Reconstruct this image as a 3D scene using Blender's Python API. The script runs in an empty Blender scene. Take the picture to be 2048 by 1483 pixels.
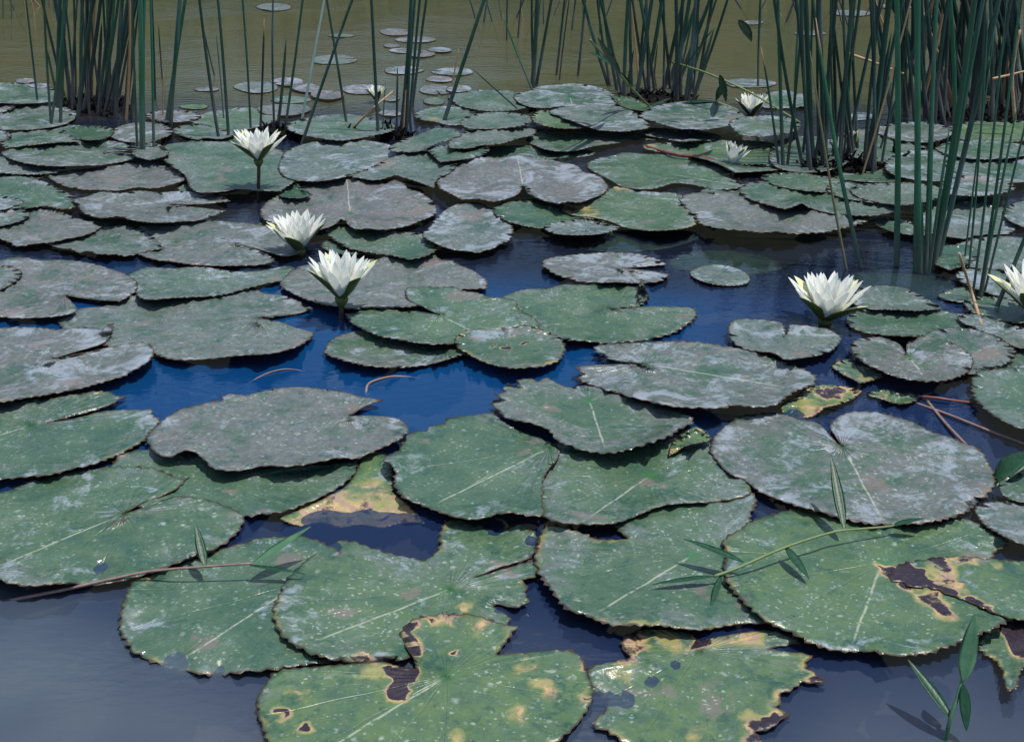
import bpy, math, random
import numpy as np
from mathutils import Vector, Matrix
from mathutils.geometry import delaunay_2d_cdt
rad = math.radians
S = bpy.context.scene
COL = S.collection

# ------------------------------------------------------------------ camera
CAM_H, PITCH, FPX, CX, CY = 1.2, rad(24), 2850.0, 1024.0, 741.5
cd = bpy.data.cameras.new("camera"); cam = bpy.data.objects.new("camera", cd); COL.objects.link(cam)
cam.location = (0, 0, CAM_H); cam.rotation_euler = (rad(90) - PITCH, 0, 0)
cd.sensor_width = 36.0; cd.lens = FPX / 2048.0 * 36.0; cd.clip_end = 400; cd.clip_start = 0.02
S.camera = cam

# ------------------------------------------------------------------ sky, sun, exposure
SUN_EL, SUN_AZ = 74.0, 105.0         # azimuth clockwise from +Y (the view direction): almost overhead, to the right
W = bpy.data.worlds.new("World"); S.world = W; W.use_nodes = True
nt = W.node_tree; nt.nodes.clear()
N = nt.nodes.new; L = nt.links.new
out = N('ShaderNodeOutputWorld'); bg = N('ShaderNodeBackground'); sky = N('ShaderNodeTexSky')
sky.sky_type = 'NISHITA'; sky.sun_disc = False; sky.sun_elevation = rad(SUN_EL); sky.sun_rotation = rad(SUN_AZ)
sky.air_density = 1.0; sky.dust_density = 0.3; sky.ozone_density = 4.0
bg.inputs['Strength'].default_value = 0.12
tc = N('ShaderNodeTexCoord'); mp = N('ShaderNodeMapping'); mp.inputs['Scale'].default_value = (1.6, 1.6, 3.2)
nz = N('ShaderNodeTexNoise'); nz.inputs['Scale'].default_value = 1.3; nz.inputs['Detail'].default_value = 6; nz.inputs['Roughness'].default_value = 0.55
L(tc.outputs['Generated'], mp.inputs['Vector']); L(mp.outputs[0], nz.inputs['Vector'])
sx = N('ShaderNodeSeparateXYZ'); L(tc.outputs['Generated'], sx.inputs[0])
hi = N('ShaderNodeMapRange'); hi.interpolation_type = 'SMOOTHSTEP'      # clouds stand above about 27 degrees
hi.inputs['From Min'].default_value = 0.44; hi.inputs['From Max'].default_value = 0.62
L(sx.outputs['Z'], hi.inputs['Value'])
cr = N('ShaderNodeMapRange'); cr.interpolation_type = 'SMOOTHSTEP'
cr.inputs['From Min'].default_value = 0.40; cr.inputs['From Max'].default_value = 0.66
L(nz.outputs['Fac'], cr.inputs['Value'])
mu = N('ShaderNodeMath'); mu.operation = 'MULTIPLY'; L(hi.outputs[0], mu.inputs[0]); L(cr.outputs[0], mu.inputs[1])
mx = N('ShaderNodeMixRGB'); mx.inputs['Color2'].default_value = (7.5, 8.0, 8.8, 1)
L(mu.outputs[0], mx.inputs['Fac']); L(sky.outputs[0], mx.inputs['Color1'])
L(mx.outputs[0], bg.inputs['Color']); L(bg.outputs[0], out.inputs['Surface'])

sd = bpy.data.lights.new("sun", 'SUN'); sd.energy = 4.3; sd.angle = rad(0.5); sd.color = (1.0, 0.96, 0.89)
sun = bpy.data.objects.new("sun", sd); COL.objects.link(sun)
sdir = Vector((math.sin(rad(SUN_AZ)) * math.cos(rad(SUN_EL)), math.cos(rad(SUN_AZ)) * math.cos(rad(SUN_EL)), math.sin(rad(SUN_EL))))
sun.rotation_euler = sdir.to_track_quat('Z', 'Y').to_euler(); sun.location = sdir * 20
S.view_settings.view_transform = 'Standard'; S.view_settings.look = 'None'
S.view_settings.exposure = 0.12; S.view_settings.gamma = 1.0; S.view_settings.use_curve_mapping = False
S.render.engine = 'CYCLES'
S.cycles.max_bounces = 8; S.cycles.transparent_max_bounces = 12; S.cycles.caustics_reflective = False; S.cycles.caustics_refractive = False

# ------------------------------------------------------------------ helpers
cp, sp = math.cos(PITCH), math.sin(PITCH)
def ray(px, py):
    a = (px - CX) / FPX; b = -(py - CY) / FPX
    return Vector((a, cp + b * sp, -sp + b * cp))
def U(px, py, z=0.0):                    # a point of the photograph on the level z above the water
    r = ray(px, py); t = (z - CAM_H) / r.z
    return Vector((r.x * t, r.y * t, z))
def V(px, py, Y):                        # a point of the photograph at ground distance Y
    r = ray(px, py); t = Y / r.y
    return Vector((r.x * t, Y, CAM_H + r.z * t))
def ppm(P):                              # pixels per metre at P
    return FPX / (Vector(P) - Vector((0, 0, CAM_H))).dot(Vector((0, cp, -sp)))
def tag(o, label=None, cat=None, group=None, kind=None):
    if label: o['label'] = label
    if cat: o['category'] = cat
    if group: o['group'] = group
    if kind: o['kind'] = kind
    return o
def empty(name, loc, rot=(0, 0, 0)):
    o = bpy.data.objects.new(name, None); o.empty_display_size = 0.05
    COL.objects.link(o); o.location = loc; o.rotation_euler = rot
    return o
def mesh_obj(name, verts, faces, mats, parent=None, smooth=True, loc=None, midx=None):
    me = bpy.data.meshes.new(name); me.from_pydata([tuple(v) for v in verts], [], faces)
    for m in (mats if isinstance(mats, (list, tuple)) else [mats]): me.materials.append(m)
    if midx is not None: me.polygons.foreach_set('material_index', midx)
    me.polygons.foreach_set('use_smooth', [smooth] * len(me.polygons)); me.update()
    o = bpy.data.objects.new(name, me); COL.objects.link(o)
    if loc is not None: o.location = loc
    if parent: o.parent = parent
    return o
def struct(name, verts, faces, mat, kind='structure', smooth=True):
    o = mesh_obj(name, verts, faces, mat, smooth=smooth); o['kind'] = kind; return o

# ------------------------------------------------------------------ materials
class NT:
    def __init__(s, name):
        s.m = bpy.data.materials.new(name); s.m.use_nodes = True; s.t = s.m.node_tree; s.t.nodes.clear()
        s.out = s.n('ShaderNodeOutputMaterial')
    def n(s, typ, **kw):
        nd = s.t.nodes.new(typ)
        for k, v in kw.items():
            if hasattr(nd, k): setattr(nd, k, v)
        return nd
    def put(s, sock, v):
        if isinstance(v, bpy.types.NodeSocket): s.t.links.new(v, sock)
        elif v is not None:
            if isinstance(v, tuple) and len(v) == 3 and sock.type == 'RGBA': v = v + (1,)
            sock.default_value = v
    def math(s, op, a, b=None, c=None, clamp=False):
        nd = s.n('ShaderNodeMath', operation=op); nd.use_clamp = clamp
        s.put(nd.inputs[0], a); s.put(nd.inputs[1], b)
        if c is not None: s.put(nd.inputs[2], c)
        return nd.outputs[0]
    def mix(s, f, a, b, mode='MIX'):
        nd = s.n('ShaderNodeMixRGB', blend_type=mode); s.put(nd.inputs[0], f); s.put(nd.inputs[1], a); s.put(nd.inputs[2], b)
        return nd.outputs[0]
    def ss(s, v, a, b, lo=0.0, hi=1.0):
        nd = s.n('ShaderNodeMapRange', interpolation_type='SMOOTHSTEP')
        s.put(nd.inputs['Value'], v); s.put(nd.inputs['From Min'], a); s.put(nd.inputs['From Max'], b)
        s.put(nd.inputs['To Min'], lo); s.put(nd.inputs['To Max'], hi)
        return nd.outputs[0]
    def noise(s, vec, scale, detail=4, rough=0.55, out='Fac', dist=0.0):
        nd = s.n('ShaderNodeTexNoise'); s.put(nd.inputs['Vector'], vec); nd.inputs['Scale'].default_value = scale
        nd.inputs['Detail'].default_value = detail; nd.inputs['Roughness'].default_value = rough; nd.inputs['Distortion'].default_value = dist
        return nd.outputs[out]
    def voro(s, vec, scale, out='Distance', rnd=1.0):
        nd = s.n('ShaderNodeTexVoronoi'); s.put(nd.inputs['Vector'], vec); nd.inputs['Scale'].default_value = scale
        nd.inputs['Randomness'].default_value = rnd
        return nd.outputs[out]
    def attr(s, name, out='Fac'):
        nd = s.n('ShaderNodeAttribute'); nd.attribute_name = name; return nd.outputs[out]
    def mapv(s, vec, scale, loc=(0, 0, 0)):
        nd = s.n('ShaderNodeMapping'); s.put(nd.inputs['Vector'], vec); nd.inputs['Scale'].default_value = scale; nd.inputs['Location'].default_value = loc
        return nd.outputs[0]
    def pos(s): return s.n('ShaderNodeNewGeometry').outputs['Position']
    def bump(s, h, dist, strength=1.0, normal=None):
        nd = s.n('ShaderNodeBump'); s.put(nd.inputs['Height'], h); nd.inputs['Distance'].default_value = dist
        nd.inputs['Strength'].default_value = strength
        if normal is not None: s.put(nd.inputs['Normal'], normal)
        return nd.outputs[0]
    def bsdf(s, color, rough=0.5, normal=None, spec=0.5, ior=1.45):
        nd = s.n('ShaderNodeBsdfPrincipled'); s.put(nd.inputs['Base Color'], color); s.put(nd.inputs['Roughness'], rough)
        s.put(nd.inputs['Specular IOR Level'], spec); nd.inputs['IOR'].default_value = ior
        if normal is not None: s.put(nd.inputs['Normal'], normal)
        return nd.outputs[0]
    def fin(s, sh): s.t.links.new(sh, s.out.inputs['Surface']); return s.m

def m_padtop():
    s = NT('pad_top'); P = s.pos()
    uv = s.n('ShaderNodeUVMap'); uv.uv_map = 'leaf'
    sep = s.n('ShaderNodeSeparateXYZ'); s.put(sep.inputs[0], uv.outputs[0]); x, y = sep.outputs[0], sep.outputs[1]
    r = s.math('POWER', s.math('ADD', s.math('MULTIPLY', x, x), s.math('MULTIPLY', y, y)), 0.5)
    ang = s.math('ARCTAN2', y, x)
    edge = s.attr('edge')         # metres to the rim
    film = s.attr('film'); mauve = s.attr('mauve'); yel = s.attr('yel'); rot = s.attr('rot'); dark = s.attr('darkg')
    # polar vector: streaks that follow the veins
    cmb = s.n('ShaderNodeCombineXYZ'); s.put(cmb.inputs[0], s.math('MULTIPLY', ang, 5.0)); s.put(cmb.inputs[1], s.math('MULTIPLY', r, 9.0)); s.put(cmb.inputs[2], s.noise(P, 0.7, 0))
    streak = s.noise(cmb.outputs[0], 1.6, 4, 0.6)
    big = s.noise(P, 7.0, 5, 0.6, dist=0.6); mid = s.noise(P, 26.0, 4, 0.65); fine = s.noise(P, 130.0, 3, 0.6)
    # leaf green with yellower and darker areas
    g1 = s.mix(s.ss(big, 0.3, 0.7), (0.024, 0.070, 0.047), (0.064, 0.116, 0.072))
    g1 = s.mix(s.math('MULTIPLY', yel, s.ss(mid, 0.25, 0.7), clamp=True), g1, (0.095, 0.155, 0.045))
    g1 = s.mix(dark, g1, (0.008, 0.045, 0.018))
    g1 = s.mix(s.ss(fine, 0.45, 0.8, 0, 0.35), g1, (0.10, 0.17, 0.11))
    # greyish dried film in patches: streaky towards the rim, mottled inside
    near = s.ss(edge, 0.0, 0.09, 1.0, 0.0)
    fm = s.math('ADD', s.math('MULTIPLY', big, 0.50), s.math('MULTIPLY', mid, 0.34))
    fm = s.math('ADD', fm, s.math('MULTIPLY', streak, s.math('ADD', 0.16, s.math('MULTIPLY', near, 0.22))))
    fm = s.math('ADD', fm, s.math('MULTIPLY', s.math('SUBTRACT', film, 0.5), 0.36))
    mask = s.ss(fm, 0.52, 0.64)
    fcol = s.mix(mauve, (0.074, 0.104, 0.097), (0.104, 0.089, 0.093))
    fcol = s.mix(s.ss(s.noise(P, 60, 3), 0.35, 0.7), fcol, s.mix(mauve, (0.115, 0.155, 0.160), (0.125, 0.125, 0.138)))
    col = s.mix(s.math('MULTIPLY', mask, s.ss(film, 0.0, 0.9, 0.42, 0.93)), g1, fcol)
    # thin even dust under it
    col = s.mix(s.math('MULTIPLY', film, s.ss(mid, 0.3, 0.75, 0.12, 0.42)), col, s.mix(mauve, (0.075, 0.105, 0.092), (0.090, 0.087, 0.087)))
    crust = s.noise(P, 70.0, 8, 0.78, dist=0.4); crust2 = s.noise(s.mapv(P, (1, 1, 1), (3.1, 5.7, 0)), 34.0, 7, 0.72)
    cm = s.math('ADD', crust, s.math('ADD', s.math('MULTIPLY', film, 0.10), s.math('MULTIPLY', s.math('SUBTRACT', big, 0.5), 0.35)))
    col = s.mix(s.ss(cm, 0.58, 0.74, 0, 0.6), col, s.mix(mauve, (0.15, 0.20, 0.185), (0.18, 0.18, 0.19)))
    gm = s.math('ADD', crust2, s.math('MULTIPLY', near, 0.05))
    col = s.mix(s.ss(gm, 0.56, 0.64, 0, 0.75), col, s.mix(s.ss(big, 0.4, 0.6), (0.018, 0.062, 0.046), (0.040, 0.088, 0.056)))
    dm = s.noise(s.mapv(P, (1, 1, 1), (9.1, 1.7, 0)), 52.0, 6, 0.75)
    col = s.mix(s.math('MULTIPLY', s.ss(dm, 0.55, 0.68, 0, 0.5), film), col, (0.055, 0.055, 0.058))
    # brighter bluish-white patches
    pw = s.math('ADD', s.noise(P, 11.0, 6, 0.68, dist=0.8), s.math('MULTIPLY', film, 0.13))
    pw = s.math('ADD', pw, s.math('MULTIPLY', near, s.math('MULTIPLY', s.math('SUBTRACT', streak, 0.42), 0.45)))
    pw = s.math('ADD', pw, s.math('MULTIPLY', s.math('SUBTRACT', crust, 0.5), 0.35))
    pw = s.math('ADD', pw, s.math('MULTIPLY', s.math('SUBTRACT', s.attr('vary'), 0.68), 0.11))
    col = s.mix(s.ss(pw, 0.62, 0.77, 0, 0.72), col, s.mix(crust2, (0.19, 0.235, 0.28), (0.31, 0.35, 0.41)))
    # dry taupe patches
    pt = s.noise(s.mapv(P, (1, 1, 1), (7.3, 2.1, 0)), 8.0, 4, 0.5)
    col = s.mix(s.ss(pt, 0.64, 0.68, 0, 0.65), col, (0.15, 0.125, 0.115))
    # veins
    def veins(n, w, lo):
        f = s.math('FRACT', s.math('ADD', s.math('MULTIPLY', s.math('ADD', ang, s.math('MULTIPLY', s.noise(P, 9, 1), 0.10)), n / 6.2832), 0.5))
        dd = s.math('MULTIPLY', s.math('ABSOLUTE', s.math('SUBTRACT', f, 0.5)), s.math('MULTIPLY', r, 6.2832 / n))
        return s.math('MULTIPLY', s.ss(dd, 0.0, w, 1.0, 0.0), s.ss(r, lo, lo + 0.05))
    siz = s.attr('size')
    v1 = s.math('MULTIPLY', veins(15, 0.0020, 0.0), s.ss(siz, 0.05, 0.16, 0.35, 1.0)); v2 = s.math('MULTIPLY', veins(30, 0.0014, 0.07), s.ss(siz, 0.10, 0.2, 0.0, 0.7))
    vv = s.math('MAXIMUM', v1, s.math('MULTIPLY', v2, 0.7)); vv = s.math('MULTIPLY', vv, s.ss(film, 0.3, 0.9, 1.0, 0.35))
    col = s.mix(s.math('MULTIPLY', vv, 0.13), col, (0.15, 0.21, 0.13))
    rib = s.math('MULTIPLY', s.ss(s.math('ABSOLUTE', s.math('ADD', y, s.math('MULTIPLY', s.math('SUBTRACT', s.noise(P, 20, 2), 0.5), 0.006))), 0.0006, 0.0030, 1, 0), s.ss(x, 0.002, 0.02))
    rib = s.math('MULTIPLY', rib, s.ss(s.noise(P, 75, 3, 0.7), 0.36, 0.52, 0.15, 1.0))
    rib = s.math('MULTIPLY', rib, s.ss(edge, 0.01, 0.05)); rib = s.math('MULTIPLY', rib, s.attr('rib'))
    col = s.mix(s.math('MULTIPLY', rib, 0.55), col, (0.40, 0.43, 0.34))
    col = s.mix(s.math('MULTIPLY', s.ss(r, 0.004, 0.022, 0.7, 0.0), s.attr('rib')), col, (0.035, 0.125, 0.045))
    # white flecks, two sizes
    pj = s.n('ShaderNodeVectorMath', operation='ADD'); s.put(pj.inputs[0], P); 
    nv = s.n('ShaderNodeVectorMath', operation='SCALE'); s.put(nv.inputs[0], s.noise(P, 45, 2, out='Color')); nv.inputs['Scale'].default_value = 0.022
    s.put(pj.inputs[1], nv.outputs[0]); PJ = pj.outputs[0]
    def flecks(scale, size, thin):
        vd = s.n('ShaderNodeTexVoronoi'); s.put(vd.inputs['Vector'], PJ); vd.inputs['Scale'].default_value = scale
        sc = s.n('ShaderNodeSeparateXYZ'); s.put(sc.inputs[0], vd.outputs['Color'])
        sz = s.math('MULTIPLY', sc.outputs[0], size)
        return s.math('MULTIPLY', s.ss(vd.outputs['Distance'], s.math('MULTIPLY', sz, 0.15), sz, 1, 0), s.math('GREATER_THAN', sc.outputs[1], thin))
    f1 = flecks(135, 0.58, 0.40); f2 = flecks(62, 0.46, 0.62)
    ff = s.math('MAXIMUM', s.math('MULTIPLY', f1, s.ss(big, 0.40, 0.60, 0.1, 0.9)), s.math('MULTIPLY', f2, s.ss(crust2, 0.4, 0.6, 0.25, 0.85)))
    col = s.mix(s.math('MULTIPLY', ff, s.attr('speck')), col, s.mix(mid, (0.20, 0.27, 0.23), (0.38, 0.42, 0.39)))
    # dark crumbs
    col = s.mix(s.math('MULTIPLY', flecks(23, 0.09, 0.86), 0.85), col, (0.02, 0.016, 0.02))
    # decay: yellow, tan, then nearly black
    rn = s.math('ADD', rot, s.math('MULTIPLY', s.math('SUBTRACT', s.noise(P, 34, 6, 0.72, dist=0.4), 0.5), s.ss(rot, 0.0, 0.2, 0, 1.1)))
    col = s.mix(s.math('MULTIPLY', s.ss(rn, 0.10, 0.46, 0, 0.85), s.ss(s.noise(P, 20, 2), 0.36, 0.6, 0.1, 1)), col, (0.25, 0.235, 0.085))
    tan = s.mix(s.ss(s.noise(P, 55, 3), 0.4, 0.62), (0.42, 0.29, 0.15), (0.30, 0.20, 0.15))
    col = s.mix(s.math('MULTIPLY', s.ss(rn, 0.38, 0.58), s.ss(s.noise(s.mapv(P, (1, 1, 1), (4, 4, 0)), 28, 4, 0.6), 0.36, 0.56, 0.12, 0.95)), col, tan)
    col = s.mix(s.ss(rn, 0.60, 0.78), col, s.mix(s.noise(P, 90, 4, 0.7), (0.004, 0.004, 0.010), (0.040, 0.026, 0.036)))
    # brown rim line
    en = s.math('ADD', edge, s.math('MULTIPLY', s.math('SUBTRACT', s.noise(P, 60, 2), 0.5), 0.006))
    col = s.mix(s.ss(en, 0.0008, 0.0038, 0.8, 0.0), col, (0.055, 0.032, 0.022))
    # relief
    fold = s.math('SINE', s.math('MULTIPLY', s.math('ADD', ang, s.math('MULTIPLY', s.noise(P, 6, 1), 0.3)), 44))
    h = s.math('ADD', s.math('MULTIPLY', big, 1.3), s.math('MULTIPLY', mid, 0.55))
    h = s.math('SUBTRACT', h, s.math('MULTIPLY', vv, 0.13))
    h = s.math('ADD', h, s.math('MULTIPLY', s.math('MULTIPLY', fold, near), s.ss(siz, 0.06, 0.2, 0.0, 0.10)))
    h = s.math('ADD', h, s.math('MULTIPLY', fine, 0.12))
    nrm = s.bump(h, 0.006, 0.85)
    wet = s.ss(s.noise(s.mapv(P, (1, 1, 1), (2, 8, 0)), 9, 3), 0.42, 0.62, 0.0, 0.17)
    ro = s.math('SUBTRACT', s.math('ADD', s.math('SUBTRACT', 0.42, s.math('MULTIPLY', s.attr('vary'), 0.08)), s.math('MULTIPLY', mask, 0.12)), wet)
    return s.fin(s.bsdf(col, ro, nrm, 0.5))

def m_simple(name, c1, c2, scale=30, rough=0.5, bump=0.0, trans=None, spec=0.5, stretch=(1, 1, 1)):
    s = NT(name); P = s.mapv(s.n('ShaderNodeTexCoord').outputs['Object'], stretch)
    n = s.noise(P, scale, 5, 0.6); col = s.mix(s.ss(n, 0.3, 0.7), c1, c2)
    nr = s.bump(n, bump) if bump else None
    b = s.bsdf(col, rough, nr, spec)
    if trans:
        t = s.n('ShaderNodeBsdfTranslucent'); s.put(t.inputs[0], s.mix(0.5, col, trans[0]))
        m = s.n('ShaderNodeMixShader'); m.inputs[0].default_value = trans[1]; s.put(m.inputs[1], b); s.put(m.inputs[2], t.outputs[0])
        b = m.outputs[0]
    return s.fin(b)

def m_water():
    s = NT('water'); P = s.pos(); sep = s.n('ShaderNodeSeparateXYZ'); s.put(sep.inputs[0], P); X, Y = sep.outputs[0], sep.outputs[1]
    # reflections painted into body colour: olive bank and mud far, cloud near, sky between
    warp = s.math('MULTIPLY', s.math('SUBTRACT', s.noise(P, 0.8, 3), 0.5), 0.7)
    yy = s.math('ADD', Y, warp)
    far = s.ss(yy, 4.75, 5.25); nearm = s.ss(s.math('ADD', yy, s.math('MULTIPLY', X, 0.25)), 1.95, 1.40)
    clear = s.mix(s.noise(P, 1.7, 2), (0.003, 0.052, 0.190), (0.006, 0.085, 0.26))  # blue sky reflection painted into the body colour
    reed_refl = s.mix(s.noise(P, 2.2, 2), (0.008, 0.013, 0.030), (0.017, 0.024, 0.047))  # dark band: the reeds' reflection painted into the water
    silt_refl = s.mix(s.ss(s.noise(s.mapv(P, (1.6, 0.5, 1)), 1.2, 3), 0.35, 0.65), (0.108, 0.122, 0.060), (0.138, 0.134, 0.070))  # suspended olive mud, with the bank's reflection painted in
    grey = s.mix(s.ss(s.noise(P, 2.2, 2, 0.5), 0.3, 0.7), (0.034, 0.056, 0.115), (0.115, 0.152, 0.200))  # pale cloud reflection painted in as grey water
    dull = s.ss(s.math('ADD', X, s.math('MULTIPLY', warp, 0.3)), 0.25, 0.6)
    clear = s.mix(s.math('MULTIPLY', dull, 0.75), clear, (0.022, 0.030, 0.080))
    body = s.mix(s.ss(s.math('ADD', yy, s.math('MULTIPLY', X, 0.12)), 3.05, 3.35), clear, reed_refl)
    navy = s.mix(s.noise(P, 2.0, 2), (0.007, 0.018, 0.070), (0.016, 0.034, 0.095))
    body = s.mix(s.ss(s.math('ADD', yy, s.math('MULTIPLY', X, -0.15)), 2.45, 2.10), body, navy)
    body = s.mix(far, body, silt_refl); body = s.mix(nearm, body, grey)
    # ripples: calm with a breeze patch in the open middle
    pat = s.ss(s.noise(P, 1.1, 2), 0.42, 0.62, 0.25, 1.0)
    rp = s.math('ADD', s.math('MULTIPLY', s.noise(s.mapv(P, (1, 2.2, 1)), 26, 3, 0.5), 1.0), s.math('MULTIPLY', s.noise(s.mapv(P, (1, 1.6, 1)), 5, 2), 1.6))
    rp = s.math('MULTIPLY', rp, s.math('MULTIPLY', pat, s.ss(Y, 1.8, 2.9, 0.25, 1.0)))
    nrm = s.bump(rp, 0.0038, 1.0)
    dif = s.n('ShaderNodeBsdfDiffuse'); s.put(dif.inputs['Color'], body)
    tr = s.n('ShaderNodeBsdfTransparent'); tr.inputs[0].default_value = (0.85, 0.92, 0.92, 1)
    m1 = s.n('ShaderNodeMixShader'); m1.inputs[0].default_value = 0.5; s.put(m1.inputs[1], dif.outputs[0]); s.put(m1.inputs[2], tr.outputs[0])
    gl = s.n('ShaderNodeBsdfGlossy'); gl.inputs['Roughness'].default_value = 0.025; gl.inputs['Color'].default_value = (1, 1, 1, 1)
    s.put(gl.inputs['Normal'], nrm)
    fr = s.n('ShaderNodeFresnel'); fr.inputs['IOR'].default_value = 1.4; s.put(fr.inputs['Normal'], nrm)
    m2 = s.n('ShaderNodeMixShader'); s.put(m2.inputs[0], fr.outputs[0]); s.put(m2.inputs[1], m1.outputs[0]); s.put(m2.inputs[2], gl.outputs[0])
    return s.fin(m2.outputs[0])

M = {}
M['top'] = m_padtop()
M['under'] = m_simple('pad_underside', (0.035, 0.022, 0.028), (0.05, 0.045, 0.03), 20, 0.55, 0.002)
M['rim'] = m_simple('pad_rim', (0.035, 0.022, 0.015), (0.12, 0.07, 0.035), 60, 0.6)
M['water'] = m_water()
M['petal'] = m_simple('petal_white', (0.86, 0.88, 0.85), (0.92, 0.92, 0.88), 30, 0.45, 0.0004, ((1.0, 1.0, 0.95), 0.45), stretch=(6, 6, 0.6))
M['sepal'] = m_simple('sepal_green', (0.05, 0.085, 0.02), (0.11, 0.13, 0.03), 40, 0.45, 0.0008, ((0.3, 0.4, 0.05), 0.25), stretch=(5, 5, 0.7))
M['sepal_in'] = m_simple('sepal_inside', (0.45, 0.50, 0.22), (0.60, 0.62, 0.40), 30, 0.5)
M['stamen'] = m_simple('stamen_yellow', (0.70, 0.50, 0.05), (0.80, 0.62, 0.12), 60, 0.5)
M['stalk'] = m_simple('stalk_brown', (0.03, 0.022, 0.018), (0.055, 0.03, 0.02), 40, 0.45)
M['redstalk'] = m_simple('stalk_red', (0.12, 0.03, 0.025), (0.20, 0.07, 0.05), 60, 0.45)
M['grass'] = m_simple('grass_green', (0.006, 0.045, 0.022), (0.016, 0.080, 0.036), 40, 0.4, 0.0005, ((0.04, 0.16, 0.03), 0.25), stretch=(4, 4, 1))
M['grassp'] = m_simple('grass_pale', (0.06, 0.17, 0.09), (0.11, 0.24, 0.13), 40, 0.45, 0.0005, ((0.2, 0.4, 0.1), 0.3))
M['stemg'] = m_simple('grass_stem', (0.10, 0.16, 0.05), (0.16, 0.19, 0.08), 30, 0.5)
M['straw'] = m_simple('straw_dry', (0.30, 0.19, 0.10), (0.42, 0.28, 0.17), 60, 0.6, 0.0005)
M['stempurple'] = m_simple('stem_purple', (0.16, 0.10, 0.10), (0.24, 0.16, 0.14), 60, 0.5)

def m_reed():                             # green stalk, greyish mauve and blotched near the water, scars along it
    s = NT('reed'); P = s.pos(); sep = s.n('ShaderNodeSeparateXYZ'); s.put(sep.inputs[0], P); z = sep.outputs[2]
    o = s.n('ShaderNodeObjectInfo').outputs['Random']
    a = s.attr('dry'); tone = s.attr('tone')
    n = s.noise(s.mapv(P, (30, 30, 5)), 1.0, 5, 0.65); n2 = s.noise(s.mapv(P, (8, 8, 1.6)), 1.5, 3)
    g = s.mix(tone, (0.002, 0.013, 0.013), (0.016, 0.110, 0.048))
    g = s.mix(s.ss(n, 0.40, 0.62, 0, 0.8), g, s.mix(tone, (0.006, 0.034, 0.030), (0.035, 0.16, 0.085)))
    g = s.mix(s.ss(n2, 0.58, 0.70, 0, 0.5), g, (0.11, 0.16, 0.19))
    low = s.ss(s.math('ADD', z, s.math('MULTIPLY', s.math('SUBTRACT', n2, 0.5), 0.35)), 0.20, 0.02)
    g = s.mix(s.math('MULTIPLY', low, 0.5), g, s.mix(n, (0.02, 0.018, 0.025), (0.20, 0.165, 0.18)))
    g = s.mix(a, g, s.mix(n, (0.28, 0.15, 0.06), (0.45, 0.30, 0.18)))
    nr = s.bump(s.noise(s.mapv(P, (160, 160, 3)), 1.0, 2), 0.0012)
    return s.fin(s.bsdf(g, 0.4, nr, 0.5))
M['reed'] = m_reed()
M['paler'] = m_simple('reed_pale', (0.30, 0.42, 0.34), (0.42, 0.52, 0.45), 30, 0.5)
# ------------------------------------------------------------------ lily pads
def densify(pts, step):
    """smooth closed curve through the points; sharp corners stay sharp"""
    n = len(pts); P = np.array(pts, float); out = []
    tan = np.zeros_like(P)
    for i in range(n):
        a = P[i] - P[i - 1]; b = P[(i + 1) % n] - P[i]
        la, lb = np.linalg.norm(a) + 1e-9, np.linalg.norm(b) + 1e-9
        c = np.dot(a, b) / la / lb
        if c > 0.25: tan[i] = (a / la + b / lb) * 0.5
    for i in range(n):
        p, q = P[i], P[(i + 1) % n]; l = np.linalg.norm(q - p); k = max(1, int(round(l / step)))
        m0, m1 = tan[i] * l, tan[(i + 1) % n] * l
        for j in range(k):
            t = j / k; t2, t3 = t * t, t * t * t
            out.append((2*t3-3*t2+1)*p + (t3-2*t2+t)*m0 + (-2*t3+3*t2)*q + (t3-t2)*m1)
    return np.array(out)
def inside(px, py, poly):
    x, y = poly[:, 0], poly[:, 1]; x2, y2 = np.roll(x, -1), np.roll(y, -1)
    c = np.zeros(px.shape, bool)
    for a, b, d, e in zip(x, y, x2, y2):
        if b == e: continue
        m = ((b > py) != (e > py)) & (px < (d - a) * (py - b) / (e - b) + a)
        c ^= m
    return c
def edge_dist(pts, poly):
    a = poly; b = np.roll(poly, -1, 0); ab = b - a; l2 = (ab ** 2).sum(1) + 1e-12
    out = np.empty(len(pts))
    for s0 in range(0, len(pts), 800):
        p = pts[s0:s0 + 800]
        ap = p[:, None, :] - a[None]
        t = np.clip((ap * ab[None]).sum(2) / l2, 0, 1)
        out[s0:s0 + 800] = np.sqrt(((ap - t[..., None] * ab[None]) ** 2).sum(2).min(1))
    return out
PADS = []
def pad(label, centre, pts, **kw):
    """pts: the outline in photograph pixels; kw: film mauve yel speck dark lift teeth rot=[(x,y,r,s)] bumps=[(x,y,r,h)] tip=(x,y) where the midrib points"""
    if isinstance(pts, str):
        pts = [tuple(float(v) for v in q.split(',')) for q in pts.split()]
    PADS.append(dict(label=label, c=centre, pts=pts, **kw))
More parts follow.
